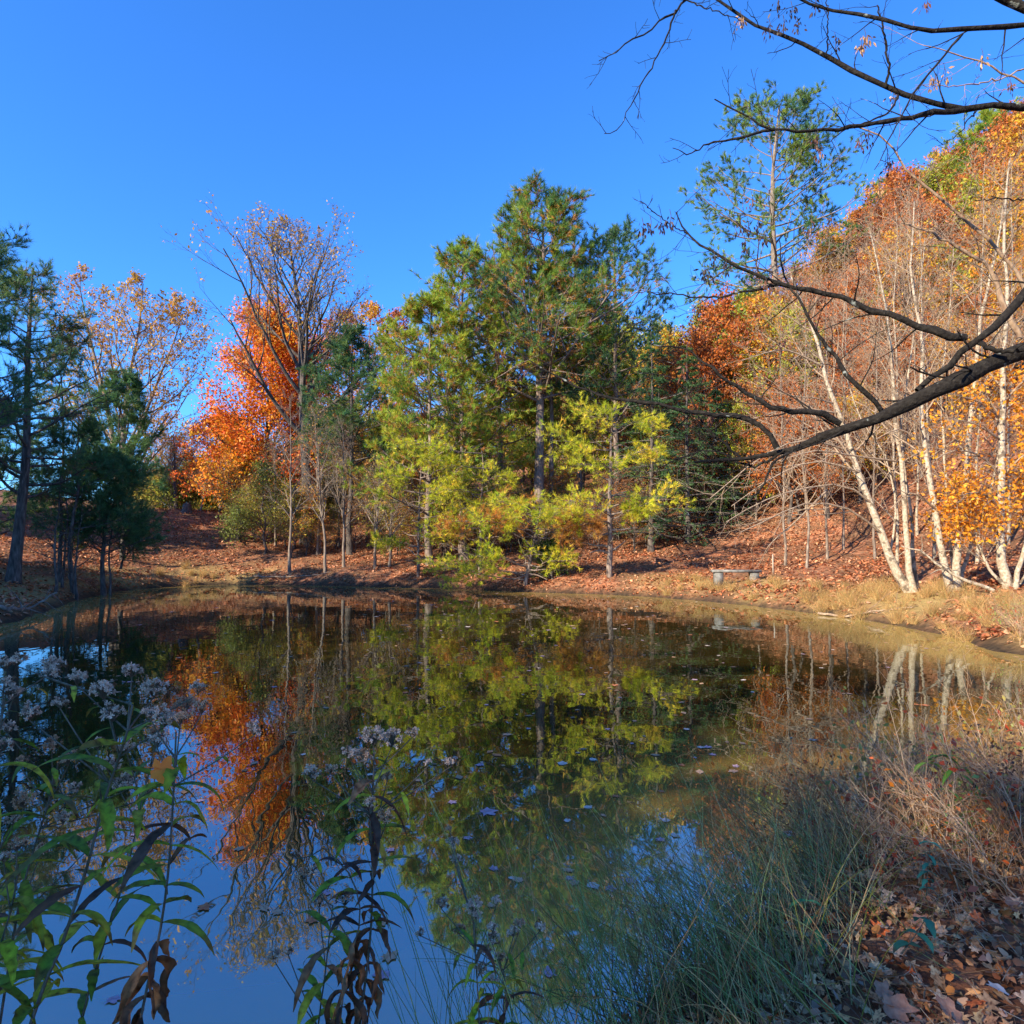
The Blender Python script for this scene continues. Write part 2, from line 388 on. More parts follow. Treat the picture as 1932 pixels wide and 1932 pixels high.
# palettes (linear albedo)
GREEN = [(.09, .19, .035), (.18, .30, .035), (.32, .40, .035), (.46, .46, .04)]
YGREEN = [(.26, .34, .02), (.46, .50, .03), (.62, .56, .035), (.74, .54, .06)]
DGREEN = [(.04, .11, .05), (.07, .17, .06), (.10, .20, .06), (.15, .22, .05)]
BGREEN = [(.035, .11, .06), (.06, .16, .07), (.09, .21, .07), (.16, .26, .05)]
RUSTN = [(.42, .16, .03), (.55, .25, .05), (.48, .30, .05)]
ORANGE = [(.58, .07, .03), (.68, .12, .02), (.72, .20, .02), (.72, .32, .02), (.62, .40, .03)]
RUST = [(.24, .06, .02), (.40, .10, .02), (.54, .17, .03), (.46, .21, .04)]
YELLOW = [(.64, .20, .02), (.74, .29, .02), (.76, .38, .03)]
OLIVE = [(.15, .22, .02), (.27, .32, .03), (.40, .38, .03), (.50, .26, .03)]

def pine(name, label, px, D, ytop, env, seed, pal=GREEN, pxt=None, r=.2, n1=46, t0=.25, inner=None, ang=72, tl=.24, group=None, bark=PINEBARK, trunk=None, per2=9, per3=4, up=.05, kk=15, w=.02, flat=.5, tuf=3, cat='pine tree'):
    b = gp(px, D); rng = np.random.default_rng(seed)
    tr = straight(b, at(pxt or px, ytop, D), rng, wob=.05) if trunk is None else trunk
    lv = [dict(per=n1, t=(t0, .985), ang=(ang, 9), L=env, n=8, up=up, wob=.09, rr=.42, gold=True, rmin=.008),
          dict(per=per2, t=(.3, 1), ang=(48, 12), L=[(0, .5), (1, .22)], rel=True, n=5, up=.05, wob=.12, rr=.6, flat=flat, rmin=.005),
          dict(per=per3, t=(.25, 1), ang=(42, 14), L=.36, n=3, up=.12, wob=.1, rr=.6, rmin=.004)]
    fol = [dict(kind='n', per=1, t=(.9, 1), ln=tl * 1.15, k=kk + 5, w=w, pal=pal, up=.3, spread=1.0), dict(kind='n', per=1, t=(.45, .8), ln=tl * .9, k=9, w=w, pal=pal, up=.2), dict(kind='n', per=2, src=2, t=(.85, 1), ln=tl * 1.1, k=kk + 3, w=w, pal=pal, up=.3, spread=1.0)]
    if inner: fol.append(dict(kind='n', per=2, src=2, t=(.1, .75), ln=tl * .9, k=kk, w=w, pal=inner, up=0, spread=1.2)); fol.append(dict(kind='n', per=1, t=(.1, .5), ln=tl * .8, k=8, w=w, pal=inner, up=0, spread=1.2))
    return make_tree(name, label, cat, [tr], r, lv, fol, bark, group=group, seed=seed, kmat=NEEDLE)

# --- tall pine in the middle (two stems)
b = gp(1018, 36); main = wpts([(1018, 1010, 36), (1017, 900, 36), (1019, 780, 36), (1017, 690, 36), (1022, 600, 36), (1026, 500, 36.2), (1022, 383, 36.3)]); main[0] = b
pine('pine_tree', 'tallest pine of the middle stand, thick grey trunk with rusty inner needles', 1018, 36, 345,
     [(0, 3.2), (.28, 3.8), (.42, 6.4), (.52, 6.4), (.62, 5.2), (.72, 3.0), (.8, 2.9), (.9, 2.8), (.97, 2.0), (1, 1.0)], 11, pal=BGREEN + GREEN, r=.33, n1=80, t0=.40, inner=RUSTN, ang=68, trunk=main, per2=10, tl=.28, up=.05)
pine('pine_tree', 'slender pine leaning left beside the tallest middle pine, forked trunk', 1040, 37.5, 520, [(0, 1.5), (.5, 4.2), (.75, 4), (.9, 2.8), (1, .5)], 12, pal=GREEN, r=.2, n1=36, t0=.5, inner=RUSTN, ang=60)
pine('pine_tree', 'dark green pine right of the tallest middle pine, clumped upright top', 1160, 37, 445, [(0, 2.5), (.4, 4.0), (.75, 3.6), (.88, 2.6), (1, .5)], 13, pal=DGREEN + BGREEN, r=.2, n1=44, t0=.3, ang=60)
pine('pine_tree', 'bright green pine with dense crown left of the tallest middle pine', 876, 35, 470, [(0, 3.0), (.3, 4.4), (.55, 4.4), (.8, 2.6), (.92, 1.5), (1, .4)], 14, pal=GREEN, r=.22, n1=60, t0=.25, inner=RUSTN, ang=68)
pine('pine_tree', 'broad yellow-green pine at the left end of the middle stand', 812, 34, 565, [(0, 3.0), (.2, 4.0), (.5, 3.6), (.8, 2.2), (1, .4)], 15, pal=GREEN + YGREEN[:1], r=.18, n1=56, t0=.16, inner=RUSTN[1:], ang=74)
pine('pine_tree', 'mid-height pine filling the gap behind the tallest middle pine, yellowish needles', 945, 40, 560, [(0, 2.5), (.4, 4.2), (.7, 3.8), (1, .5)], 16, pal=GREEN + RUSTN[1:2], r=.2, n1=44, t0=.35, inner=RUSTN)
pine('pine_tree', 'green pine between the middle stand and the dark spruces', 1095, 40, 600, [(0, 3), (.5, 4.0), (.8, 2.8), (1, .4)], 17, pal=GREEN, r=.18, n1=44, t0=.3, inner=RUSTN)
pine('pine_tree', 'single dark pine with bright tip left of the middle stand', 662, 38, 622, [(0, 2.2), (.35, 3.2), (.6, 3.0), (.85, 1.4), (1, .3)], 18, pal=DGREEN + BGREEN, r=.18, n1=46, t0=.38, bark=DARKBARK)

# --- layered white pines on the far shore, bright yellow-green pads
def padpine(label, px, D, ytop, pads, seed, r=.12, rusty=(), bark=PINEBARK, trunk=None, name='white_pine'):
    rng = np.random.default_rng(seed); b = gp(px, D)
    tr = straight(b, at(px + 4, ytop, D), rng, wob=.03) if trunk is None else trunk
    root = empty(name, b, label, 'pine tree', 'layered pines on the far shore')
    P = resample(tr, 16); P[0, 2] -= .2; rad = np.linspace(r, r * .2, 16); a = Acc(); tubes(a, P[None], rad[None], 9); a.build('trunk', bark, root, b, True)
    ta = Acc(); fa = Acc()
    for i, (cx, cy, wd, hh) in enumerate(pads):
        D2 = D - rng.uniform(.2, 1.6); c = at(cx, cy, D2); half = wd / F * D2 * .5; th = hh / F * D2 * .5
        z0 = np.clip(c[2] - rng.uniform(.1, .5), P[0, 2] + .4, P[-1, 2]); k = np.interp(z0, P[:, 2], np.arange(16)); s = np.array([np.interp(k, np.arange(16), P[:, j]) for j in range(3)])
        side = np.sign(c[0] - s[0]) or 1
        end = c + np.array([side * half * .9, -.2, .05]); mid = (s + c) / 2 + np.array([0, 0, -.1])
        L = resample([s, mid, c, end], 10); tubes(ta, L[None], np.linspace(.03, .008, 10)[None], 5)
        p2, r2, _ = grow(L[None], np.linspace(.03, .01, 10)[None], rng, 12, t=(.35, 1), ang=(60, 20), L=max(half * .85, .5), n=5, flat=.25, wob=.12, rmin=.005)
        p3, r3, _ = grow(p2, r2, rng, 7, t=(.2, 1), ang=(45, 15), L=.4, n=3, up=.15, flat=.5, rmin=.004)
        tubes(ta, p2, r2, 4); tubes(ta, p3, r3, 3)
        pts, dr, _ = sample(p3, rng, 2, (.6, 1)); pts = pts + rng.normal(0, th * .22, pts.shape) * np.array([1, 1, .9])
        pal = RUSTN if i in rusty else (YGREEN if hh > 0 else GREEN)
        pts[:, 2] = np.maximum(pts[:, 2], .12)
        tufts(fa, pts, dr, rng, ln=.20, k=18, w=.014, pal=pal, up=.35, f=1.5, spread=1.0)
    d, rr, _ = grow(P[None], rad[None], rng, 34, t=(.1, .9), ang=(80, 10), L=1.1, n=5, wob=.2, rmin=.005, gold=True); tubes(ta, d, rr, 4)
    ta.build('branches', PINEBARK, root, b, True); fa.build('foliage', NEEDLE, root, b)
    return root
padpine('slim layered pine at the water edge with bare lower trunk and bright pads', 1150, 27.5, 770,
        [(1140, 880, 110, 30), (1085, 835, 100, 50), (1232, 945, 80, 36), (1125, 948, 120, 26), (1060, 960, 130, 40), (1190, 800, 90, 40), (1145, 790, 90, 40), (1180, 965, 70, 22), (1210, 850, 60, 26)], 31, r=.13)
padpine('low leaning pine over the water with golden and rusty branches', 985, 28.3, 960,
        [(905, 1066, 140, 36), (868, 1074, 80, 22), (955, 1052, 100, 30), (1030, 1060, 90, 50), (1040, 1002, 100, 44), (985, 950, 90, 26), (985, 975, 110, 28), (1085, 990, 80, 20), (1110, 995, 60, 20), (935, 985, 80, 36), (1060, 985, 70, 30)], 32, r=.10, rusty=(4, 6, 7, 8),
        trunk=wpts([(990, 1105, 28.3), (1000, 1060, 28.3), (1010, 1010, 28.2), (1020, 960, 28)]))
padpine('young pine with yellow-green tiers at the left foot of the middle stand', 790, 31.9, 880,
        [(790, 1010, 110, 40), (870, 960, 100, 44), (840, 985, 100, 40), (745, 1020, 60, 26), (800, 930, 110, 34), (830, 885, 100, 34), (770, 900, 80, 30)], 33, r=.08)
padpine('young pine with tiered branches below the bright dense pine', 905, 31, 850,
        [(880, 925, 120, 40), (940, 960, 110, 36), (850, 870, 110, 40), (930, 900, 80, 30), (820, 840, 100, 34), (900, 985, 100, 34)], 34, r=.09, rusty=(1, 5))

# --- dark spruces
def spruce(label, px, D, ytop, wd, seed, pal=DGREEN):
    b = gp(px, D); rng = np.random.default_rng(seed)
    return make_tree('spruce_tree', label, 'spruce', [straight(b, at(px, ytop, D), rng, wob=.02)], .15,
        [dict(per=80, t=(.06, .99), ang=(92, 7), L=[(0, wd), (.3, wd), (1, .25)], n=7, up=-.02, wob=.05, rr=.35, gold=True, rmin=.008),
         dict(per=12, t=(.15, 1), ang=(60, 8), L=[(0, .4), (1, .15)], rel=True, n=4, wob=.06, rr=.6, flat=.15, droop=.1, rmin=.005)],
        [dict(kind='n', per=5, t=(.1, 1), ln=.13, k=9, w=.02, pal=pal, spread=.9), dict(kind='n', per=6, src=1, t=(.3, 1), ln=.13, k=9, w=.02, pal=pal)], DARKBARK, seed=seed, kmat=NEEDLE, group='dark conical spruces')
spruce('dark spruce with drooping tiers nearest the layered pines', 1228, 33.5, 625, 2.7, 41)
spruce('dark spruce with sharp tip on the right of the spruce pair', 1296, 34.5, 650, 2.9, 42)
spruce('small dark spruce standing behind the spruce pair', 1352, 37, 730, 2.4, 43)
make_tree('juniper_bush', 'low bushy green juniper on the far bank under the leaning pine', 'bush', [straight(gp(1045, 28.3), at(1045, 1030, 28.3), np.random.default_rng(1))], .05,
    [dict(per=60, t=(.05, 1), ang=(60, 12), L=[(0, 1.1), (1, .35)], n=6, up=.08, gold=True), dict(per=12, t=(.2, 1), ang=(45, 10), L=.3, n=3)],
    [dict(kind='n', per=4, ln=.10, k=8, w=.016, pal=[(.05, .10, .02), (.09, .14, .02), (.15, .18, .03)])], DARKBARK, seed=44, kmat=NEEDLE)

# --- tall white pine on the slope at the right
tp = wpts([(1478, 965, 48), (1474, 850, 48), (1468, 700, 48), (1462, 520, 48), (1457, 350, 48), (1470, 200, 48)]); tp[0] = gp(1478, 48)
make_tree('white_pine', 'very tall open white pine rising above the right slope against the sky', 'pine tree', [tp], .42,
    [dict(per=50, t=(.46, .985), ang=(70, 12), L=[(.5, 7.2), (.6, 6.6), (.72, 6.3), (.85, 5.2), (.95, 3.0), (1, 1.2)], n=9, up=.05, wob=.10, rr=.4, gold=True, rmin=.012),
     dict(per=9, t=(.3, 1), ang=(45, 12), L=[(0, .45), (1, .2)], rel=True, n=5, up=.05, flat=.5, rmin=.008),
     dict(per=5, t=(.3, 1), ang=(42, 14), L=.5, n=3, up=.12, rmin=.006)],
    [dict(kind='n', per=2, t=(.7, 1), ln=.34, k=17, w=.028, pal=BGREEN + GREEN[2:], up=.3, spread=.9), dict(kind='n', per=1, t=(.3, .8), ln=.2, k=8, w=.02, pal=[(.16, .18, .04), (.26, .20, .06)], up=.1)], GREYBARK, seed=51, kmat=NEEDLE)
pine('pine_tree', 'green pine on top of the right slope above the orange trees', 1868, 55, 228, [(0, 4), (.5, 4.2), (.85, 3.0), (1, .8)], 52, pal=GREEN, r=.25, n1=44, t0=.35, tl=.3, w=.025, ang=60)
pine('pine_tree', 'green pine poking from the rusty slope under the topmost pine', 1800, 52, 400, [(0, 4), (.5, 3.4), (.85, 2.4), (1, .5)], 53, pal=GREEN + YGREEN[:1], r=.2, n1=40, t0=.2, tl=.3, w=.025)

# --- big deciduous trees at the left
vase = lambda L1, n1, n2=7, n3=6, t0=.28, a=38: [
    dict(per=n1, t=(t0, .98), ang=(a, 9), L=L1, n=10, up=.055, wob=.07, rr=.62, gold=True, rmin=.015),
    dict(per=n2, t=(.25, .98), ang=(33, 9), L=[(0, .62), (1, .28)], rel=True, n=7, up=.05, wob=.09, rr=.62, rmin=.01),
    dict(per=n3, t=(.25, 1), ang=(34, 10), L=[(0, .5), (1, .4)], rel=True, n=5, up=.04, wob=.12, rr=.6, rmin=.008),
    dict(per=4, t=(.25, 1), ang=(36, 12), L=.55, n=4, up=.03, wob=.14, rr=.6, rmin=.006)]
tb = wpts([(580, 1000, 41), (578, 900, 41), (570, 760, 41), (567, 650, 41), (562, 560, 41), (553, 510, 41), (546, 455, 41)]); tb[0] = gp(580, 41)
make_tree('tulip_tree', 'tallest bare tree on the left, dark trunk and vase crown with few yellow leaves', 'tree', [tb], .36,
    vase([(.3, 7.8), (.5, 8.2), (.7, 6.0), (.9, 3.0), (1, 1)], 26, 7, 5, .30, 36),
    [dict(kind='leaf', per=1, t=(.4, 1), size=.17, pal=[(.50, .22, .03), (.55, .32, .04), (.42, .20, .05)], hang=.6)], DARKBARK, seed=61)
b = gp(222, 45)
make_tree('oak_tree', 'wide spreading thin tree behind the left pines with sparse amber leaves', 'tree',
    [wpts([(222, 985, 45), (220, 900, 45), (205, 780, 45), (170, 640, 45), (150, 540, 45)]), wpts([(224, 985, 45.1), (228, 900, 45), (240, 740, 45), (262, 620, 45), (270, 535, 45)]), wpts([(226, 985, 45), (240, 880, 45), (290, 740, 45), (330, 640, 45), (345, 590, 45)])], [.24, .22, .18],
    vase([(.1, 6.0), (.5, 5.2), (.8, 3), (1, 1)], 13, 6, 5, .12, 36),
    [dict(kind='leaf', per=2, t=(.3, 1), size=.19, pal=[(.55, .26, .04), (.58, .34, .05), (.45, .20, .06)], hang=.6, mix=.6)], GREYBARK, twig=GREYBARK, seed=62)
def broad(name, label, px, D, ytop, L1, pal, seed, r=.16, t0=.15, per=9, size=.14, n1=26, group=None, bark=DARKBARK, n2=8, n3=6, mix=.6, f=.35, ang=52, pxt=None, up=.05, jit=.16):
    b = gp(px, D); rng = np.random.default_rng(seed)
    return make_tree(name, label, 'tree', [straight(b, at(pxt or px, ytop, D), rng, wob=.1)], r,
        [dict(per=n1, t=(t0, .98), ang=(ang, 9), L=L1, n=8, up=up, wob=.09, rr=.5, gold=True, rmin=.012),
         dict(per=n2, t=(.25, 1), ang=(42, 12), L=[(0, .55), (1, .3)], rel=True, n=5, up=.04, wob=.12, rr=.6, rmin=.008),
         dict(per=n3, t=(.2, 1), ang=(45, 14), L=[(0, .5), (1, .5)], rel=True, n=4, wob=.14, rr=.6, rmin=.006)],
        [dict(kind='leaf', per=per, t=(.1, 1), size=size, pal=pal, mix=mix, f=f, jit=jit)], bark, seed=seed, group=group)
broad('maple_tree', 'dense red and orange maple on the left, the brightest crown of the far bank', 490, 44, 598, [(.1, 5.0), (.4, 4.7), (.7, 3.6), (.9, 2.0), (1, .8)], ORANGE, 63, r=.2, per=16, n1=46, pxt=505, size=.2, t0=.08, n2=9, jit=.3)
broad('maple_tree', 'small scarlet maple crown low at the left of the bright maple', 415, 47, 800, [(.15, 3.0), (.6, 2.4), (1, .7)], ORANGE[:3] + ORANGE[1:2], 64, per=9, n1=20, size=.16)
for i, (px, D, yt, lab) in enumerate([(640, 62, 590, 'amber tree far behind the tallest bare tree'), (700, 60, 578, 'rust-orange tree far behind the single dark pine'), (755, 63, 585, 'reddish tree far behind, touching the middle stand'), (600, 66, 640, 'dull orange tree low behind the tallest bare trunk')]):
    broad('maple_tree', lab, px, D, yt, [(.1, 5), (.5, 4.4), (.8, 3), (1, .8)], [RUST + ORANGE[:2], ORANGE[2:] + RUST, RUST, ORANGE][i], 70 + i, per=7, n1=22, n3=4, size=.24, bark=GREYBARK)
for i, (px, D, yt, wd, pal, lab) in enumerate([
        (322, 48, 925, 1.8, [(.32, .34, .03), (.25, .28, .03), (.45, .38, .04)], 'yellow-green bush at the left end of the leafy path'),
        (395, 50, 905, 2.8, [(.16, .18, .04), (.28, .28, .03), (.3, .18, .04)], 'olive thicket tree at the top of the leafy path'),
        (500, 38, 880, 2.2, [(.42, .34, .03), (.34, .32, .04), (.2, .24, .04)], 'small tree with yellow-green leaves right of the path'),
        (455, 40, 975, 1.4, [(.3, .3, .04), (.2, .24, .05)], 'low yellow-green bush at the right edge of the path'),
        (365, 52, 880, 2.4, [(.30, .28, .04), (.16, .18, .03)], 'greenish sapling on the horizon beyond the path'),
        (700, 44, 860, 2.6, [(.42, .26, .03), (.3, .14, .04)], 'half-bare understory tree behind the single dark pine'),
        (560, 47, 850, 2.8, [(.42, .30, .03), (.3, .16, .04)], 'thin-leaved understory tree behind the tallest bare trunk'),
        (750, 41, 860, 2.2, [(.40, .30, .04), (.22, .20, .04)], 'thin understory tree at the left of the middle stand')]):
    broad('understory_tree', lab, px, D, yt, [(.05, wd), (.5, wd * .9), (1, .4)], pal, 80 + i, r=.07, t0=.08, per=3, n1=22, size=.13, n3=5)

# --- thin bare saplings standing on the far bank
SAP = [(548, 34.6, 750, 1072, 'leftmost straight bare sapling on the far bank'), (616, 33.8, 780, 1075, 'bare sapling leaning slightly left, with a thick foot on the far bank'),
       (650, 34.8, 800, 0, 'bare sapling in front of the single dark pine'), (708, 33.6, 880, 0, 'forked bare sapling between the dark pine and the middle stand'),
       (600, 38, 760, 0, 'grey bare sapling behind the leaning one'), (640, 40, 820, 0, 'short bare sapling deep behind the far bank'), (735, 34, 900, 0, 'small bare sapling at the left edge of the middle stand'),
       (520, 40, 830, 0, 'bare sapling in front of the bright maple'), (330, 47, 830, 0, 'dark bare tree with forked trunk at the head of the path'), (322, 47.5, 860, 0, 'thin bare tree touching the forked one at the head of the path'), (378, 46, 900, 0, 'slanting bare sapling at the head of the path')]
for i, (px, D, yt, _, lab) in enumerate(SAP):
    b = gp(px, D); rng = np.random.default_rng(100 + i)
    make_tree('bare_sapling', lab, 'tree', [straight(b, at(px - [2, 22, 6, -8, 0, 5, -4, 0, 2, -6, -14][i] * 1., yt, D), rng, wob=.03)], .075 if i not in (8,) else .16,
        [dict(per=22, t=(.25, .98), ang=(34, 9), L=[(0, 2.2), (.6, 1.6), (1, .5)], n=7, up=.06, rmin=.007, gold=True), dict(per=6, t=(.2, 1), ang=(36, 9), L=[(0, .5), (1, .4)], rel=True, n=4, rmin=.005),
         dict(per=4, t=(.2, 1), ang=(36, 9), L=.4, n=3, rmin=.004)],
        [dict(kind='leaf', per=1, t=(.8, 1), size=.09, pal=[(.45, .3, .05), (.35, .18, .05)])] if i % 2 else None, GREYBARK if i != 8 else DARKBARK, twig=GREYBARK, seed=100 + i, group='bare saplings on the far bank')

# --- left bank, in shade
pine('pine_tree', 'tall dark pine on the left bank with leaning trunk and clumped blue-green needles', 28, 21.5, 505, [(.2, 2.0), (.45, 2.6), (.7, 2.0), (.9, 1.0), (1, .3)], 121, pal=DGREEN, per2=7, r=.19, n1=38, t0=.25, bark=DARKBARK,
     trunk=np.vstack([gp(28, 21.5)[None], wpts([(38, 980, 21.5), (50, 850, 21.5), (52, 700, 21.5), (62, 505, 21.5)])]), tl=.17, w=.011, inner=[(.20, .12, .04)], up=.07)
pine('pine_tree', 'dark pine at the left frame edge with needle clumps against the sky', -75, 17, 360, [(.2, 1.8), (.5, 2.0), (.8, 1.2), (1, .3)], 122, pal=DGREEN, per2=8, r=.18, n1=40, t0=.3, bark=DARKBARK, tl=.17, w=.011, up=.07)
pine('pine_tree', 'round bushy dark pine right of the leaning pine on the left bank', 200, 26, 860, [(.15, 1.6), (.45, 1.9), (.75, 1.5), (1, .35)], 123, pal=DGREEN, r=.1, n1=56, t0=.28, bark=DARKBARK, tl=.17, w=.013, per3=6)
pine('pine_tree', 'slim dark pine behind the leaning pine on the left bank', 118, 25, 640, [(.15, 1.4), (.5, 1.9), (.8, 1.1), (1, .3)], 124, pal=DGREEN + BGREEN[:1], per2=6, r=.08, n1=26, t0=.35, bark=DARKBARK, tl=.17, w=.013)
pine('pine_tree', 'low dark pine with wide arms between the two left bank pines', 150, 24, 790, [(.15, 1.6), (.5, 1.7), (.8, 1.1), (1, .3)], 125, pal=DGREEN, per2=7, r=.09, n1=24, t0=.3, bark=DARKBARK, tl=.17, w=.013)
pine('pine_tree', 'tall drooping dark pine behind the round one, clumps against the pale sky', 232, 33, 700, [(.3, 2.2), (.6, 1.9), (.85, 1.1), (1, .3)], 126, pal=DGREEN, r=.1, n1=30, t0=.35, bark=DARKBARK)
pine('pine_tree', 'low dark pine at the far left edge behind the leaning trunk', -10, 26, 760, [(.1, 2.6), (.6, 2.3), (1, .4)], 127, pal=DGREEN + [(.10, .12, .03)], r=.1, n1=26, t0=.15, bark=DARKBARK)
for i, (px, D, yt, lab) in enumerate([(108, 22.5, 900, 'slim bare trunk just right of the leaning pine'), (122, 24, 880, 'thin dark sapling left of the round pine'), (150, 23.5, 950, 'short dark sapling at the left bank edge'), (213, 26.3, 900, 'second thin trunk under the round pine'), (134, 26, 930, 'thin reddish sapling behind the left bank edge')]):
    b = gp(px, D); rng = np.random.default_rng(140 + i)
    make_tree('sapling', lab, 'tree', [straight(b, at(px + 6, yt, D), rng, wob=.03)], .05, [dict(per=16, t=(.2, 1), ang=(60, 10), L=.9, n=5, rmin=.005, gold=True), dict(per=5, t=(.2, 1), ang=(40, 10), L=.35, n=3, rmin=.004)],
        [dict(kind='leaf', per=2, size=.08, pal=[(.12, .12, .03), (.35, .15, .04)] if i % 2 else [(.2, .08, .03), (.1, .1, .03)])], DARKBARK, seed=140 + i)
make_tree('juniper_bush', 'feathery grey-green juniper reaching over the left end of the path', 'bush', [wpts([(228, 1062, 27.5), (250, 1035, 27.5), (285, 1008, 27.5)])], .04,
    [dict(per=34, t=(.1, 1), ang=(50, 12), L=.8, n=5, up=.03, gold=True), dict(per=9, t=(.2, 1), ang=(45, 10), L=.25, n=3)], [dict(kind='n', per=4, ln=.09, k=8, w=.014, pal=DGREEN[1:] + [(.12, .15, .05)])], DARKBARK, seed=150, kmat=NEEDLE)

# --- woods on the right slope: prototypes copied
rngs = np.random.default_rng(5)
def proto(kind, seed):
    b = np.array([0., 200., 60.])   # grown clear of the ground, moved to its place afterwards
    top = b + np.array([0, 0, 9.5]); rng = np.random.default_rng(seed); tr = [straight(b, top, rng, wob=.12)]
    if kind == 'bare':
        return make_tree('bare_tree', 'x', 'tree', tr, .075, [dict(per=20, t=(.2, .98), ang=(30, 9), L=[(0, 4.2), (.6, 3), (1, .8)], n=7, up=.06, rmin=.012, gold=True), dict(per=7, t=(.2, 1), ang=(32, 9), L=[(0, .5), (1, .35)], rel=True, n=5, rmin=.009), dict(per=4, t=(.2, 1), ang=(36, 9), L=.7, n=3, rmin=.007)],
            [dict(kind='leaf', per=2, t=(.3, 1), size=.15, pal=RUST)], GREYBARK, twig=TWIG, seed=seed)
    if kind == 'pine':
        return make_tree('pine_tree', 'x', 'pine tree', tr, .13, [dict(per=36, t=(.15, .98), ang=(70, 9), L=[(0, 2.8), (.6, 2.2), (1, .4)], n=6, up=.05, rmin=.012, gold=True), dict(per=8, t=(.3, 1), ang=(45, 9), L=[(0, .5), (1, .3)], rel=True, n=4, rmin=.009)],
            [dict(kind='n', per=4, t=(.3, 1), ln=.3, k=10, w=.03, pal=GREEN[1:] + YGREEN[:1])], DARKBARK, seed=seed, kmat=NEEDLE)
    pal = dict(rust=RUST, orange=ORANGE[2:] + RUST[2:], olive=OLIVE, yellow=YELLOW + OLIVE[2:])[kind]
    return make_tree(dict(rust='oak_tree', orange='maple_tree', olive='hickory_tree', yellow='hickory_tree')[kind], 'x', 'tree', tr, .13,
        [dict(per=24, t=(.12, .98), ang=(55, 9), L=[(0, 3.4), (.5, 3.0), (1, .7)], n=6, up=.05, rmin=.012, gold=True), dict(per=7, t=(.2, 1), ang=(42, 9), L=[(0, .55), (1, .35)], rel=True, n=4, rmin=.009), dict(per=5, t=(.2, 1), ang=(42, 9), L=.8, n=3, rmin=.007)],
        [dict(kind='leaf', per=12, t=(.0, 1), size=.17, pal=pal, jit=.11, mix=.55, f=.6)], DARKBARK, twig=GREYBARK, seed=seed)
KINDS = ['rust', 'orange', 'olive', 'yellow', 'pine', 'bare']
LAB = dict(rust='rust-brown oak among the woods on the right slope', orange='orange-leaved maple among the woods on the right slope', olive='olive and yellow-green hickory on the right slope',
           yellow='golden-leaved hickory on the right slope', pine='small green pine among the rusty trees of the right slope', bare='pale bare stemmed tree among the rusty woods of the right slope')
PR = {k: [proto(k, 300 + 10 * i + j) for j in range(2)] for i, k in enumerate(KINDS)}
used = set()
spots = []
for row, D in enumerate([33.5, 36, 39, 43, 47, 52, 57, 63, 69]):
    n = [7, 11, 13, 14, 15, 15, 15, 15, 14][row]
    lo = [1420, 1330, 1290, 1260, 1225, 1120, 1080, 1040, 1000][row]
    for i in range(n):
        px = lo + (2080 - lo) * (i + rngs.uniform(.1, .9)) / n
        spots.append((px, D + rngs.uniform(-1.3, 1.3)))
for px, D in spots:
    w = dict(rust=.66, orange=.08, olive=.10, yellow=.02, pine=.07, bare=.07)
    if px < 1500: w = dict(rust=.27, orange=.08, olive=.42, yellow=.03, pine=.14, bare=.06)
    if px > 1780: w = dict(rust=.56, orange=.22, olive=.06, yellow=.03, pine=.07, bare=.06)
    if D < 37: w['bare'] = .05; w['pine'] = 0; w['olive'] = .02
    ks = list(w); p = np.array([w[k] for k in ks]); p /= p.sum(); k = ks[rngs.choice(len(ks), p=p)]
    j = int(rngs.integers(2)); src = PR[k][j]
    o = src if (k, j) not in used else copy_tree(src)
    used.add((k, j)); g = gp(px, D); o.location = g
    s = rngs.uniform(.85, 1.2) * (.62 if D < 38 else 1.0); o.scale = (s * rngs.uniform(.9, 1.1), s, s * rngs.uniform(.9, 1.15)); o.rotation_euler = (0, 0, rngs.uniform(0, 6.28))
    o['label'] = LAB[k]; o['group'] = {'rust': 'rusty oaks of the right slope', 'orange': 'orange maples of the right slope', 'olive': 'olive hickories of the right slope', 'yellow': 'golden hickories of the right slope', 'pine': 'small pines of the right slope', 'bare': 'bare stems of the right slope'}[k]
# undergrowth and trunks behind the far bank
def thicket(seed, pal, n1=16, dens=2):
    b = np.array([0., 200., 60.]); rng = np.random.default_rng(seed); tr = [straight(b, b + np.array([0, 0, 6.]), rng, wob=.12)]
    return make_tree('understory_tree', 'x', 'tree', tr, .06, [dict(per=n1, t=(.08, .98), ang=(36, 9), L=[(0, 3), (.6, 2), (1, .6)], n=6, up=.05, rmin=.011, gold=True), dict(per=6, t=(.1, 1), ang=(36, 9), L=[(0, .5), (1, .4)], rel=True, n=4, rmin=.008), dict(per=4, t=(.2, 1), ang=(40, 9), L=.6, n=3, rmin=.006)],
        [dict(kind='leaf', per=dens, t=(.2, 1), size=.13, pal=pal, jit=.1)], DARKBARK, twig=GREYBARK, seed=seed)
TH = [thicket(801, [(.5, .34, .04), (.4, .36, .04), (.5, .2, .04)], dens=5), thicket(802, [(.34, .13, .04), (.22, .11, .05)], dens=4), thicket(803, [(.6, .2, .03), (.5, .3, .04)], dens=5), thicket(804, [(.26, .30, .05), (.16, .22, .05)], dens=7)]
THL = ['thin twiggy tree with yellowish leaves in the thicket behind the far bank', 'thin brown twiggy tree in the thicket behind the far bank', 'thin tree with sparse orange leaves in the thicket behind the far bank', 'thin greenish twiggy tree in the thicket behind the far bank']
usd = set()
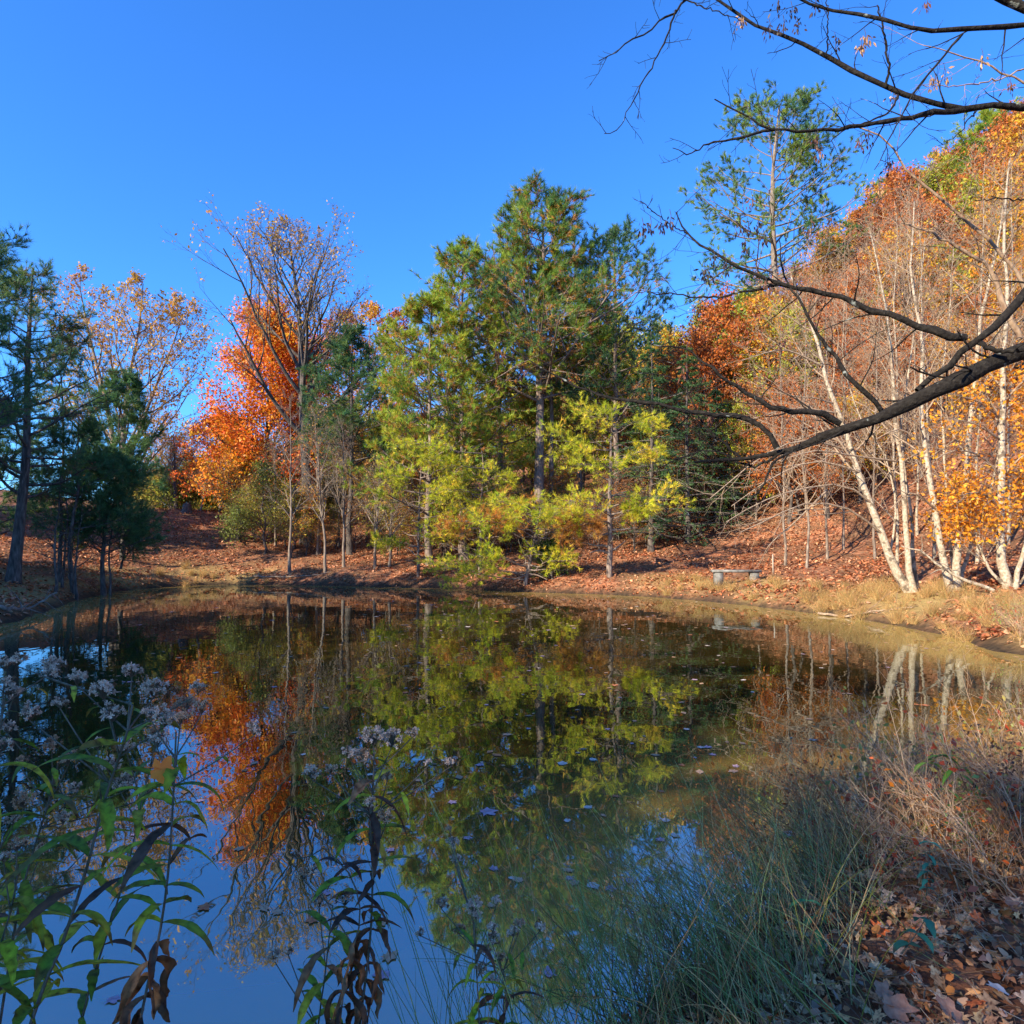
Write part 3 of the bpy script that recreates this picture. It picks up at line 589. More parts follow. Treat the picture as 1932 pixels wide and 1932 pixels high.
for i in range(133):
    px = 440 + (i * 7.9) % 930 + rngs.uniform(-8, 8)
    if i > 120: px = 275 + (i - 120) * 14; D = rngs.uniform(37, 58) if px > 560 else rngs.uniform(43, 58) if px > 436 else rngs.uniform(50, 57)
    if px > 1240: D = rngs.uniform(36, 44)
    k = int(rngs.choice(4, p=[.35, .2, .3, .15] if px < 760 else [.15, .5, .15, .2])); o = TH[k] if k not in usd else copy_tree(TH[k]); usd.add(k)
    o.location = gp(px, D); q = rngs.uniform(.6, 1.15); o.scale = (q, q, q); o.rotation_euler = (0, 0, rngs.uniform(0, 6.28)); o['label'] = THL[k]; o['group'] = ['yellowish thicket trees', 'brown thicket trees', 'orange thicket trees', 'greenish thicket trees'][k] + ' behind the far bank'
for i in range(96):
    px = rngs.uniform(440, 1260); D = np.interp(px, [440, 600, 800, 1000, 1260], [39, 36.5, 34.5, 33, 33]) + rngs.uniform(0, 6)
    if i >= 66: px = rngs.uniform(250, 640); D = rngs.uniform(50, 58)
    k = int(rngs.choice(4, p=[.2, .4, .2, .2] if px > 640 else [.35, .15, .15, .35])); o = copy_tree(TH[k]); o.location = gp(px, D); q = rngs.uniform(.34, .62); o.scale = (q * 1.3, q * 1.3, q); o.rotation_euler = (0, 0, rngs.uniform(0, 6.28)); o['label'] = ['low yellowish shrub under the trees of the far bank', 'low brown twiggy shrub under the trees of the far bank', 'low orange-leaved shrub under the trees of the far bank', 'low green shrub under the trees of the far bank'][k]; o['group'] = ['yellowish', 'brown', 'orange', 'green'][k] + ' low shrubs of the far bank'
BU = make_tree('bush', 'x', 'bush', [straight(np.array([0., 200, 60]), np.array([0., 200, 62.4]), np.random.default_rng(3), wob=.1)], .04, [dict(per=44, t=(.02, .98), ang=(66, 14), L=[(0, 2.2), (.6, 1.7), (1, .6)], n=6, up=.08, rmin=.011, gold=True), dict(per=8, t=(.1, 1), ang=(40, 9), L=[(0, .5), (1, .4)], rel=True, n=4, rmin=.008)],
    [dict(kind='leaf', per=22, t=(.1, 1), size=.13, pal=[(.30, .32, .04), (.18, .24, .05), (.46, .34, .05), (.40, .18, .05)], jit=.16)], DARKBARK, twig=GREYBARK, seed=880)
for i in range(26):
    px = 245 + i * 17 + rngs.uniform(-6, 6); D = rngs.uniform(48.5, 52); o = BU if i == 0 else copy_tree(BU); o.location = gp(px, D); q = rngs.uniform(.6, 1.1); o.scale = (q * 1.3, q * 1.3, q); o.rotation_euler = (0, 0, i * 1.7); o['label'] = 'round yellow-green bush on the skyline at the head of the leafy path'; o['group'] = 'skyline bushes behind the path'
for i in range(34):
    px = 560 + i * 20 + rngs.uniform(-12, 12); D = rngs.uniform(46, 60); kd = ['bare', 'rust', 'pine', 'olive'][i % 4]; o = copy_tree(PR[kd][i % 2]); o.location = gp(px, D); q = rngs.uniform(.7, 1.1); o.scale = (q, q, q); o.rotation_euler = (0, 0, i)
    o['label'] = {'bare': 'bare tree in the shade deep inside the middle stand', 'rust': 'rust-leaved tree in the shade deep inside the middle stand', 'pine': 'small pine in the shade deep inside the middle stand', 'olive': 'olive-leaved tree in the shade deep inside the middle stand'}[kd]; o['group'] = {'bare': 'bare', 'rust': 'rusty', 'pine': 'pine', 'olive': 'olive'}[kd] + ' trees deep in the middle stand'

# --- pale-trunked clumps on the right bank
def stems(lst, D): return [np.vstack([[gp(*s[0])], wpts([(a, b, c) for a, b, c in s[1:]])]) for s in lst]
def pale_clump(label, lst, rr, seed, extra=(), fol=None, n1=16, group='pale stemmed trees on the right bank', bl=1.0):
    tr = stems(lst, 0); b = tr[0][0]; rng = np.random.default_rng(seed)
    root = empty('birch_clump', b, label, 'tree', group)
    tw = Acc(); fa = Acc()
    TP = []; TR = []
    for p, r in zip(tr, rr):
        P = resample(p, 18); P[0, 2] -= .15; P[1:-1] += rng.normal(0, .012, (16, 3)); s = np.linspace(0, 1, 18); rad = r * (1 - .82 * s) + r * .4 * np.exp(-s * 28)
        a = Acc(); tubes(a, P[None], rad[None], 12); a.build('stem', PALEBARK, root, b, True); TP.append(P); TR.append(rad)
    p1, r1, _ = grow(np.array(TP), np.array(TR), rng, n1, t=(.30, .98), ang=(38, 12), L=[(.3, 2.6 * bl), (.7, 2.2 * bl), (1, .9)], n=8, up=.06, wob=.10, rr=.45, rmin=.009, gold=True)
    for e in extra:
        P = resample(wpts(e), 8)[None]; p1 = np.vstack([p1, P]); r1 = np.vstack([r1, np.linspace(.032, .012, 8)[None]])
    p2, r2, _ = grow(p1, r1, rng, 7, t=(.2, 1), ang=(38, 12), L=[(0, .5), (1, .3)], rel=True, n=6, up=.02, wob=.14, rr=.6, rmin=.006)
    p3, r3, _ = grow(p2, r2, rng, 4, t=(.2, 1), ang=(38, 14), L=.38, n=4, up=.01, wob=.16, rr=.6, rmin=.004)
    for p, r, k in ((p1, r1, 6), (p2, r2, 4), (p3, r3, 3)): tubes(tw, p, r, k)
    tw.build('branches', PALETWIG, root, b, True)
    if fol:
        pts, _, _ = sample(p3, rng, fol['per'], (.0, 1)); pts = pts + rng.normal(0, fol.get('jit', .08), pts.shape); z = fol['z']; pts = pts[(pts[:, 2] > z[0]) & (pts[:, 2] < z[1])]
        leaves(fa, pts, rng, size=fol['size'], pal=fol['pal'], f=1.2, mix=.5); fa.build('foliage', LEAF, root, b)
    return root
PALETWIG = bark_mat('pale_twig', (.17, .11, .07), (.34, .25, .17), None, 10, .5)
pale_clump('pale-barked clump with a thick stem leaning left, nearest the bench',
    [[(1718, 18.2), (1690, 1080, 18.3), (1665, 1010, 18.4), (1630, 920, 18.6), (1600, 830, 18.8), (1560, 720, 19), (1538, 630, 19.2), (1512, 570, 19.4), (1492, 520, 19.6)],
     [(1722, 18.1), (1716, 1080, 18.1), (1708, 980, 18.2), (1700, 860, 18.3), (1688, 780, 18.3), (1680, 650, 18.4), (1660, 520, 18.5), (1640, 430, 18.6)],
     [(1728, 18.3), (1722, 1060, 18.4), (1716, 960, 18.6), (1700, 820, 18.8), (1715, 700, 19), (1735, 560, 19.2), (1745, 450, 19.4)],
     [(1712, 18.5), (1680, 1060, 18.7), (1690, 960, 19), (1670, 860, 19.2), (1620, 780, 19.4), (1590, 660, 19.6), (1600, 520, 19.8)]],
    [.115, .08, .05, .035], 161,
    extra=[[(1645, 950, 18.5), (1590, 915, 18.2), (1500, 925, 17.8), (1430, 950, 17.4), (1370, 985, 17)], [(1668, 1010, 18.4), (1600, 960, 18), (1520, 950, 17.6), (1450, 980, 17.2), (1395, 1005, 17)],
           [(1620, 890, 18.6), (1540, 870, 18.3), (1460, 900, 18), (1380, 955, 17.6)], [(1560, 925, 18.2), (1500, 985, 17.8), (1470, 1010, 17.6), (1450, 1030, 17.5)], [(1600, 850, 18.7), (1520, 830, 18.2), (1440, 860, 17.8), (1340, 940, 17.4)],
           [(1690, 870, 18.3), (1610, 860, 17.8), (1540, 850, 17.4), (1470, 870, 17.2)], [(1585, 780, 18.9), (1500, 770, 18.5), (1420, 790, 18.2)], [(1550, 690, 19), (1480, 660, 18.8), (1400, 680, 18.5)]])
pale_clump('pale-barked clump of three upright stems on mossy foot, middle of the right bank',
    [[(1792, 17.2), (1780, 1060, 17.2), (1768, 980, 17.3), (1750, 880, 17.5), (1738, 780, 17.6), (1740, 650, 17.8), (1720, 520, 18), (1725, 380, 18.2)],
     [(1800, 17.2), (1805, 1060, 17.2), (1818, 940, 17.3), (1828, 830, 17.4), (1840, 720, 17.5), (1850, 600, 17.6), (1880, 470, 17.8), (1900, 350, 18)],
     [(1805, 17.5), (1822, 1060, 17.6), (1850, 980, 17.8), (1880, 880, 18), (1900, 760, 18.2), (1915, 640, 18.4)],
     [(1800, 17.6), (1790, 1000, 17.8), (1782, 860, 18), (1775, 740, 18.2), (1790, 600, 18.4), (1800, 450, 18.6)]], [.085, .09, .05, .045], 162,
     extra=[[(1765, 960, 17.3), (1720, 930, 17), (1680, 960, 16.8)], [(1745, 850, 17.5), (1700, 810, 17.2), (1650, 830, 17)]])
pale_clump('orange-leaved pale tree clump at the right frame edge',
    [[(1902, 16.6), (1886, 1040, 16.7), (1888, 940, 16.8), (1890, 830, 16.9), (1892, 700, 17), (1900, 560, 17.2), (1895, 420, 17.4), (1905, 300, 17.6)],
     [(1900, 16.6), (1870, 1080, 16.7), (1845, 1020, 16.8), (1830, 960, 17)],
     [(1910, 16.5), (1925, 1060, 16.5), (1950, 960, 16.6), (1975, 800, 16.8), (1990, 600, 17)],
     [(1905, 16.9), (1935, 1090, 17), (1980, 980, 17.2), (2010, 800, 17.5)]], [.10, .045, .055, .06], 163, n1=18, bl=.5,
     extra=[[(1888, 900, 16.9), (1850, 860, 16.5), (1800, 850, 16.2), (1760, 870, 16)], [(1888, 830, 16.9), (1840, 800, 16.5), (1790, 790, 16.2)], [(1890, 960, 16.8), (1850, 930, 16.5), (1810, 935, 16.2)], [(1892, 760, 17), (1930, 720, 16.6), (1960, 700, 16.4)], [(1890, 790, 17), (1850, 760, 16.5), (1820, 750, 16.2)], [(1890, 900, 17), (1930, 860, 16.6), (1960, 850, 16.4)]],
     fol=dict(per=5, size=.11, pal=YELLOW + [(.72, .24, .02), (.74, .30, .02)], z=(1.9, 7.0), jit=.15))
for i, (px, D, top) in enumerate([(1520, 26, 520), (1590, 29, 450), (1650, 27, 440), (1690, 22, 380), (1760, 24, 330), (1560, 28, 500), (1840, 22, 300), (1900, 24, 290), (1730, 28, 400), (1480, 27, 540)]):
    b = gp(px, D); rng = np.random.default_rng(170 + i)
    make_tree('bare_tree', ['slim pale bare tree behind the leaning pale stem', 'slim pale bare tree in the gap right of the leaning stem', 'pale bare tree behind the straight stem of the leaning clump', 'forked pale bare tree between the two pale clumps', 'tall pale bare tree behind the upright clump',
              'thin bare tree deep behind the leaning clump', 'pale bare tree behind the orange-leaved clump', 'tall bare tree behind the right frame edge clump', 'thin bare tree deep behind the upright clump', 'slender bare tree right of the tall white pine trunk'][i], 'tree',
        [straight(b, at(px + rngs.uniform(-25, 25), top, D), rng, wob=.05)], .048,
        [dict(per=26, t=(.12, .98), ang=(40, 12), L=[(0, 3.4), (.6, 2.6), (1, .8)], n=7, up=.04, wob=.16, rmin=.009, gold=True), dict(per=6, t=(.2, 1), ang=(34, 9), L=[(0, .5), (1, .35)], rel=True, n=5, rmin=.006), dict(per=4, t=(.2, 1), ang=(36, 9), L=.5, n=3, rmin=.005)],
        [dict(kind='leaf', per=1, t=(.8, 1), size=.09, pal=RUST)] if i % 3 == 0 else None, GREYBARK if i in (0, 1, 2, 5, 9) else PALEBARK, twig=PALETWIG, seed=170 + i)

# --- big dark limbs from a tree standing just right of the frame
def overhang():
    rng = np.random.default_rng(200)
    b = np.array([5.7, 4.7, gz(5.7, 4.7)])
    root = empty('overhanging_tree', b, 'dark lichened tree whose bare limbs reach in from the right over the water', 'tree')
    T = resample(np.array([b + [0, 0, -.3], b + [-.1, 0, 1.2], b + [-.15, .1, 2.6], b + [.1, .1, 4.2], b + [0, .2, 6.2], b + [-.2, .3, 9.]]), 20)
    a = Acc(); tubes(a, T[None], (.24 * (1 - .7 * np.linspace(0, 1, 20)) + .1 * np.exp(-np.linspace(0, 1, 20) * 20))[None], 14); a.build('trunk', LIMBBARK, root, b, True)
    def tp(z): k = np.argmin(np.abs(T[:, 2] - z)); return T[k]
    L = []
    def limb(pts, r0, r1, z=None, sub=10, sl=.5):
        W = wpts(pts)
        if z is not None: W = np.vstack([tp(z)[None], W])
        n = 22; P = resample(W, n); P[1:-1] += rng.normal(0, .007, (n - 2, 3))
        L.append((P, np.linspace(r0, r1, n) * (1 + .12 * rng.normal(0, 1, n).clip(-1, 1)), sub, sl))
    limb([(2010, 640, 5.0), (1932, 668, 5.0), (1860, 692, 5.0), (1790, 722, 5.0), (1722, 755, 5.1), (1640, 795, 5.2), (1590, 812, 5.3), (1540, 830, 5.4), (1500, 846, 5.5), (1440, 860, 5.6), (1380, 868, 5.7), (1310, 872, 5.8)], .118, .009, z=3.35, sub=16)
    limb([(1822, 637, 5.0), (1780, 632, 5.0), (1742, 615, 5.1), (1714, 604, 5.1), (1669, 594, 5.2), (1567, 553, 5.3), (1466, 536, 5.4), (1357, 484, 5.5), (1297, 442, 5.6), (1275, 400, 5.6)], .032, .005, sub=14)
    limb([(1990, 520, 5.0), (1932, 562, 5.0), (1885, 605, 5.0), (1845, 640, 5.0), (1815, 655, 5.05), (1800, 690, 5.05), (1760, 713, 5.1), (1730, 737, 5.1)], .055, .022, z=4.4, sub=5, sl=.3)
    limb([(1845, 645, 5.0), (1880, 660, 4.9), (1925, 662, 4.85), (1990, 650, 4.8)], .02, .012, sub=3, sl=.3)
    limb([(1297, 442, 5.6), (1245, 409, 5.6), (1207, 379, 5.6)], .006, .003, sub=6, sl=.12)
    limb([(1466, 538, 5.4), (1400, 552, 5.4), (1330, 560, 5.5), (1220, 552, 5.6)], .012, .004, sub=8)
    limb([(1466, 846, 5.5), (1447, 817, 5.5), (1410, 791, 5.6), (1320, 778, 5.7), (1207, 759, 5.8), (1120, 742, 5.9), (1040, 705, 6), (960, 655, 6.1)], .024, .004, sub=16)
    limb([(1586, 800, 5.3), (1545, 780, 5.3), (1470, 771, 5.3), (1417, 746, 5.4), (1357, 705, 5.4), (1297, 660, 5.5), (1230, 650, 5.5)], .026, .004, sub=14)
    limb([(1663, 775, 5.2), (1612, 720, 5.2), (1567, 667, 5.3), (1541, 622, 5.3), (1510, 570, 5.3), (1480, 520, 5.4), (1470, 450, 5.4)], .022, .004, sub=12)
    limb([(1500, 846, 5.5), (1460, 875, 5.4), (1430, 930, 5.3), (1385, 965, 5.2), (1330, 985, 5.2)], .012, .003, sub=9, sl=.35)
    limb([(1480, 850, 5.5), (1420, 880, 5.7), (1340, 850, 5.9), (1240, 880, 6)], .012, .003, sub=12)
    limb([(1400, 868, 5.7), (1330, 800, 5.8), (1280, 720, 5.9), (1200, 700, 6)], .011, .003, sub=10)
    limb([(1990, 200, 5.0), (1932, 202, 5.0), (1870, 200, 5.0), (1807, 204, 5.0), (1750, 190, 5.0), (1695, 172, 5.05), (1631, 146, 5.1), (1564, 109, 5.2), (1500, 77, 5.2), (1432, 49, 5.3), (1357, 0, 5.4), (1310, -40, 5.4)], .036, .009, z=5.2, sub=14, sl=.4)
    limb([(1822, 206, 5.0), (1760, 215, 4.95), (1695, 225, 4.9), (1601, 242, 4.9), (1545, 246, 4.9), (1462, 244, 4.9), (1402, 217, 4.9), (1369, 197, 4.9), (1348, 187, 4.9)], .024, .004, sub=12, sl=.35)
    limb([(1462, 244, 4.9), (1395, 259, 4.9), (1331, 274, 5), (1301, 289, 5), (1269, 279, 5)], .012, .003, sub=5, sl=.2)
    limb([(2000, 30, 4.8), (1932, 41, 4.8), (1870, 52, 4.8), (1807, 60, 4.8), (1732, 54, 4.8), (1657, 39, 4.9), (1564, 17, 5), (1515, 2, 5), (1450, -40, 5)], .03, .008, z=6.2, sub=14, sl=.4)
    limb([(1480, -60, 5.2), (1360, -40, 5.2), (1290, 0, 5.2), (1275, 19, 5.2), (1207, 67, 5.2), (1130, 115, 5.2)], .016, .003, sub=9, sl=.3)
    limb([(1275, 19, 5.2), (1256, 75, 5.2), (1230, 124, 5.2), (1207, 165, 5.2), (1165, 245, 5.2), (1140, 252, 5.2)], .008, .003, sub=8, sl=.2)
    limb([(1290, 0, 5.2), (1350, 20, 5.1), (1400, 40, 5.1)], .006, .003, sub=5, sl=.2)
    limb([(1695, 176, 5.05), (1672, 215, 5), (1601, 242, 4.95), (1560, 270, 4.9)], .009, .003, sub=4, sl=.25)
    limb([(1673, 165, 5.05), (1674, 110, 5), (1664, 40, 5), (1655, 10, 5)], .010, .005, sub=6, sl=.3)
    limb([(1560, 105, 5.2), (1562, 50, 5.1), (1560, 0, 5.1)], .006, .004, sub=3, sl=.2)
    limb([(1816, 64, 4.8), (1760, 130, 4.8), (1715, 190, 4.8), (1680, 260, 4.8), (1650, 320, 4.8)], .010, .003, sub=8, sl=.3)
    limb([(1843, 208, 5), (1800, 260, 4.9), (1770, 275, 4.9)], .006, .002, sub=4, sl=.2)
    limb([(2000, 10, 4.2), (1932, 8, 4.2), (1900, 0, 4.2), (1860, -20, 4.2)], .04, .03, z=7, sub=0)
    limb([(1990, 385, 4.7), (1932, 376, 4.7), (1890, 376, 4.7), (1840, 378, 4.7)], .008, .003, sub=3, sl=.2)
    # light grey limbs
    G = len(L)
    limb([(2000, 640, 5.8), (1932, 535, 5.8), (1882, 469, 5.8), (1826, 420, 5.8), (1732, 341, 5.8), (1690, 290, 5.8), (1669, 262, 5.8), (1620, 240, 5.8)], .03, .006, z=3.8, sub=12, sl=.5)
    limb([(1925, 640, 5.6), (1905, 600, 5.6), (1888, 560, 5.6), (1867, 506, 5.6), (1845, 487, 5.6), (1759, 442, 5.6), (1700, 420, 5.6)], .026, .006, sub=12, sl=.5)
    limb([(1990, 185, 5.6), (1932, 152, 5.6), (1890, 140, 5.6), (1860, 120, 5.6), (1792, 101, 5.6), (1744, 86, 5.6)], .018, .004, z=5.6, sub=10, sl=.4)
    limb([(1932, 130, 5.5), (1880, 150, 5.5), (1800, 162, 5.5), (1740, 160, 5.5)], .007, .003, sub=6, sl=.2)
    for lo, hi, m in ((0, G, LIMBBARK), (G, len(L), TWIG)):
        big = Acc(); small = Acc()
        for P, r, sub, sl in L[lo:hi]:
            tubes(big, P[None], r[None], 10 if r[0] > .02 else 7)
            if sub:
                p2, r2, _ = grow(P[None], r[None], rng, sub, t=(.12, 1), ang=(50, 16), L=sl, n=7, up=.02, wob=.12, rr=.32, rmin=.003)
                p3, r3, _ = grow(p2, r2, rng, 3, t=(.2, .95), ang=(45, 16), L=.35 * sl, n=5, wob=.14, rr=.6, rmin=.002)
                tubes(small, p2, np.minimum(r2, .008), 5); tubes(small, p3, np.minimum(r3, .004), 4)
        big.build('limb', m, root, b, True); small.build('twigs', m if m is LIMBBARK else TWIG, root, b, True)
    # hanging dry seed clusters
    c3 = [(650, 140, 0), (760, 50, 0), (690, 20, 0), (790, 130, 0), (720, 120, 0), (880, 30, 0), (1130, 190, 1), (1110, 230, 1), (1440, 20, 2), (1530, 370, 1), (560, 1010, 2), (500, 1130, 0), (540, 1140, 0), (620, 1200, 0), (370, 1300, 0), (320, 1360, 0), (340, 1380, 0), (880, 700, 2), (900, 760, 2), (860, 1130, 2), (960, 1110, 2), (150, 1100, 0), (100, 1130, 0), (50, 1130, 0), (10, 1140, 0), (430, 1340, 0), (1720, 290, 1), (1200, 940, 1), (525, 1230, 0), (980, 210, 0), (505, 100, 1), (1480, 400, 1), (1860, 430, 2), (1110, 720, 2), (1145, 680, 0), (1250, 820, 0), (590, 1130, 0), (1270, 480, 1), (630, 1430, 2)]
    for x, y, t in c3:
        p = at(1207.5 + .375 * x, .375 * y - 6, 5.15); a = Acc(); n = 26 if t == 1 and y < 240 else 16
        pts = p + rng.normal(0, .013, (n, 3)) * np.array([1, 1, .6]); d = norm(rng.normal(0, .35, (n, 3)) + np.array([0, 0, -1.]))
        pts = pts - d * 0 + d * rng.uniform(0, .09, (n, 1)); s = norm(np.cross(d, rng.normal(0, 1, (n, 3)))) * .009; l = rng.uniform(.03, .055, (n, 1))
        V = np.stack([pts, pts + d * l * .4 + s, pts + d * l, pts + d * l * .4 - s], 1); pal = np.array([[.05, .03, .03], [.55, .33, .16], [.22, .10, .06]][t])
        a.add(V, q=np.arange(n * 4).reshape(n, 4), c=np.repeat(pal * rng.uniform(.6, 1.3, (n, 1)), 4, 0))
        st = resample([p + [0, 0, .05], p + [0.01, 0, 0], p + [0, 0, -.10]], 4); tubes(a, st[None], np.full((1, 4), .0025), 4, c=(.08, .06, .05))
        a.build('seed_cluster', LEAF, root, b)
    for px, py in [(940, 660), (985, 690), (1290, 690), (1340, 780), (1480, 640)]:
        p = at(px, py, 5.8); a = Acc(); n = 14; pts = p + rng.normal(0, .012, (n, 3)); d = norm(rng.normal(0, .3, (n, 3)) + np.array([0, 0, -1.])); pts = pts + d * rng.uniform(0, .09, (n, 1)); s = norm(np.cross(d, rng.normal(0, 1, (n, 3)))) * .010
        V = np.stack([pts, pts + d * .02 + s, pts + d * .055, pts + d * .02 - s], 1); a.add(V, q=np.arange(n * 4).reshape(n, 4), c=np.repeat(np.array([.20, .08, .05]) * rng.uniform(.5, 1.3, (n, 1)), 4, 0)); a.build('seed_cluster', LEAF, root, b)
overhang()

# --- shading woodland behind and to the left of the viewer
def woodland():
    rng = np.random.default_rng(400); T = Acc(); A = Acc()
    for i in range(74):
        x = rng.uniform(-46, -21); y = rng.uniform(-30, 12.5); h = rng.uniform(12.5, 17)
        if i >= 70: x = rng.uniform(-38, -31); y = rng.uniform(20, 36); h = rng.uniform(8, 10.5)
        z = gz(x, y)
        if y > 4 and x > -24: continue
        P = straight(np.array([x, y, z - .2]), np.array([x + rng.normal(0, .5), y, z + h]), rng, n=8)
        tubes(T, P[None], np.linspace(.25, .05, 8)[None], 6, c=(.1, .08, .06))
        c = rng.normal(0, 1, (1500, 3)); c = norm(c) * rng.uniform(.3, 1, (1500, 1)) ** .5; c = c * np.array([3.6, 3.6, h * .42]) + np.array([x, y, z + h * .58])
        leaves(T, c, rng, size=.62, pal=ORANGE + YELLOW)
    o = T.build('woodland', LEAF); tag(o, kind='stuff')
woodland()

# ---------------------------------------------------------------- leaf litter, grasses (nobody could count them)
def scatter(n, xr, yr, rng, f):
    x = rng.uniform(*xr, n); y = rng.uniform(*yr, n); k = f(x, y) > rng.random(n); x = x[k]; y = y[k]
    return x, y, ground(x, y)
LITTER = [(.20, .065, .03), (.34, .11, .05), (.46, .18, .08), (.56, .29, .16), (.32, .17, .10)]
def litter(name, n, xr, yr, f, size, seed, pal=LITTER, lift=.01, tilt=.5):
    rng = np.random.default_rng(seed); x, y, z = scatter(n, xr, yr, rng, f); N = len(x)
    pts = np.stack([x, y, z + lift + rng.random(N) * .03], 1)
    th = rng.random(N) * 2 * PI; d = np.stack([np.cos(th), np.sin(th), rng.normal(0, tilt * .6, N)], 1); d = norm(d)
    s = norm(np.cross(d, norm(np.array([[0, 0, 1.]]) + rng.normal(0, tilt * .4, (N, 3))))); nn = np.cross(s, d)
    sz = (size * rng.uniform(.5, 1.4, N))[:, None]; cu = rng.uniform(-.15, .35, (N, 1)) * sz
    V = np.stack([pts, pts + d * sz * .3 + s * sz * .3 + nn * cu, pts + d * sz * .75 + s * sz * .22 + nn * cu * 1.2, pts + d * sz, pts + d * sz * .75 - s * sz * .22 + nn * cu * 1.2, pts + d * sz * .3 - s * sz * .3 + nn * cu], 1)
    i = np.arange(N)[:, None] * 6; Q = np.vstack([i + np.array([[0, 1, 2, 3]]), i + np.array([[0, 3, 4, 5]])])
    a = Acc(); a.add(V, q=Q, c=np.repeat(pick(rng, pts, pal, .8, .4), 6, 0)); o = a.build(name, DRY); tag(o, kind='stuff'); return o
litter('leaf_litter', 210000, (-26, 30), (10, 50), lambda x, y: (sdf(x, y) > .1) * np.clip(.55 + 1.0 * wav(x, y, .7, 1.), .15, 1), .12, 1, tilt=.8)
litter('leaf_litter', 90000, (.2, 9), (.6, 13), lambda x, y: (sdf(x, y) > .12) * np.clip(1.3 - y / 10, .1, 1) * .8, .034, 2, pal=LITTER + [(.50, .18, .06), (.44, .31, .20), (.20, .10, .05)], tilt=1.3)
def star_litter(n, xr, yr, f, size, seed, pal, lift=.02):
    rng = np.random.default_rng(seed); x, y, z = scatter(n, xr, yr, rng, f); N = len(x); a = Acc()
    m = 18; th = np.arange(m) / m * 2 * PI; lob = np.array([1, .7, .5, .72, .92, .55] * 3)
    r = (lob[None] * rng.uniform(.75, 1.15, (N, m))) * (size * rng.uniform(.45, 1.3, N))[:, None]; sq = rng.uniform(.5, .95, (N, 1))
    X = r * np.cos(th); Y = r * np.sin(th) * sq; rr_ = r; Z = rng.uniform(-4, 9, (N, 1)) * Y ** 2 + rng.uniform(-3, 6, (N, 1)) * X ** 2 + rng.normal(0, .06, (N, m)) * r
    L = np.stack([X, Y, Z], 2); L = np.concatenate([L, np.zeros((N, 1, 3))], 1)
    A = rng.random(N) * 2 * PI; B = rng.normal(0, .45, N); C = rng.normal(0, .45, N)
    cb, sb = np.cos(B)[:, None], np.sin(B)[:, None]; L = np.stack([L[..., 0] * cb + L[..., 2] * sb, L[..., 1], -L[..., 0] * sb + L[..., 2] * cb], 2)
    cb, sb = np.cos(C)[:, None], np.sin(C)[:, None]; L = np.stack([L[..., 0], L[..., 1] * cb - L[..., 2] * sb, L[..., 1] * sb + L[..., 2] * cb], 2)
    cb, sb = np.cos(A)[:, None], np.sin(A)[:, None]; L = np.stack([L[..., 0] * cb - L[..., 1] * sb, L[..., 0] * sb + L[..., 1] * cb, L[..., 2]], 2)
    pts = np.stack([x, y, z + lift + rng.random(N) * .03], 1); V = L + pts[:, None]
    k = np.arange(m); T = (np.arange(N)[:, None, None] * (m + 1) + np.stack([k, (k + 1) % m, np.full(m, m)], 1)[None]).reshape(-1, 3)
    a.add(V, t=T, c=np.repeat(pick(rng, pts, pal, .8, .3), m + 1, 0)); tag(a.build('leaf_litter', PLANT), kind='stuff')
star_litter(22000, (.2, 6), (.6, 7), lambda x, y: (sdf(x, y) > .1) * np.clip(1.25 - y / 8, .2, 1), .036, 3, [(.44, .19, .08), (.62, .29, .13), (.74, .40, .20), (.78, .54, .34), (.56, .36, .22), (.74, .20, .06)])
def straw_litter():
    rng = np.random.default_rng(14); x, y, z = scatter(9000, (.3, 6), (.8, 7), rng, lambda x, y: (sdf(x, y) > .05) * .6); N = len(x); th = rng.random(N) * 2 * PI
    d = norm(np.stack([np.cos(th), np.sin(th), rng.normal(0, .25, N)], 1)); l = rng.uniform(.03, .16, (N, 1)); p = np.stack([x, y, z + .03 + rng.random(N) * .04], 1)
    P = np.stack([p, p + d * l * .5 + rng.normal(0, .006, (N, 3)), p + d * l], 1); a = Acc(); pal = np.array([(.50, .36, .20), (.34, .20, .10), (.60, .46, .30), (.22, .13, .08)])
    tubes(a, P, np.full((N, 3), .0014), 3, c=pal[rng.integers(4, size=N)]); tag(a.build('straw_litter', GRASS), kind='stuff')
straw_litter()
# ---------------------------------------------------------------- blades and stems
def blade_bundle(acc, base, rng, n, L=(.4, .9), lean=(0, 0), spread=.35, r=.0016, pal=((.1, .2, .12),), k=3, curve=.25, m=7, foot=.05):
    b = base + np.stack([rng.normal(0, foot, n), rng.normal(0, foot, n), np.zeros(n)], 1)
    d = norm(np.stack([lean[0] + rng.normal(0, spread, n), lean[1] + rng.normal(0, spread, n), np.ones(n)], 1)); ln = rng.uniform(*L, n)
    P = np.empty((n, m, 3)); P[:, 0] = b; side = rng.normal(0, 1, (n, 3)) * np.array([1, 1, .2])
    for i in range(1, m):
        P[:, i] = P[:, i - 1] + d * (ln / (m - 1))[:, None]; d = norm(d + (side * curve * .25 + d * np.array([1, 1, 0]) * curve * .6 - np.array([0, 0, curve * .22])) * (i / m))
    pal = np.array(pal); c = pal[rng.integers(len(pal), size=n)] * rng.uniform(.7, 1.3, (n, 1))
    tubes(acc, P, r * rng.uniform(.7, 1.3, (n, 1)) * np.linspace(1, .25, m)[None], k, c=c)
RUSH = [(.22, .28, .07), (.36, .44, .15), (.32, .30, .05), (.80, .50, .20), (.62, .38, .15), (.50, .50, .22), (.42, .23, .10), (.26, .15, .07)]
STRAW = [(.62, .36, .14), (.70, .46, .19), (.46, .24, .09), (.36, .28, .09)]
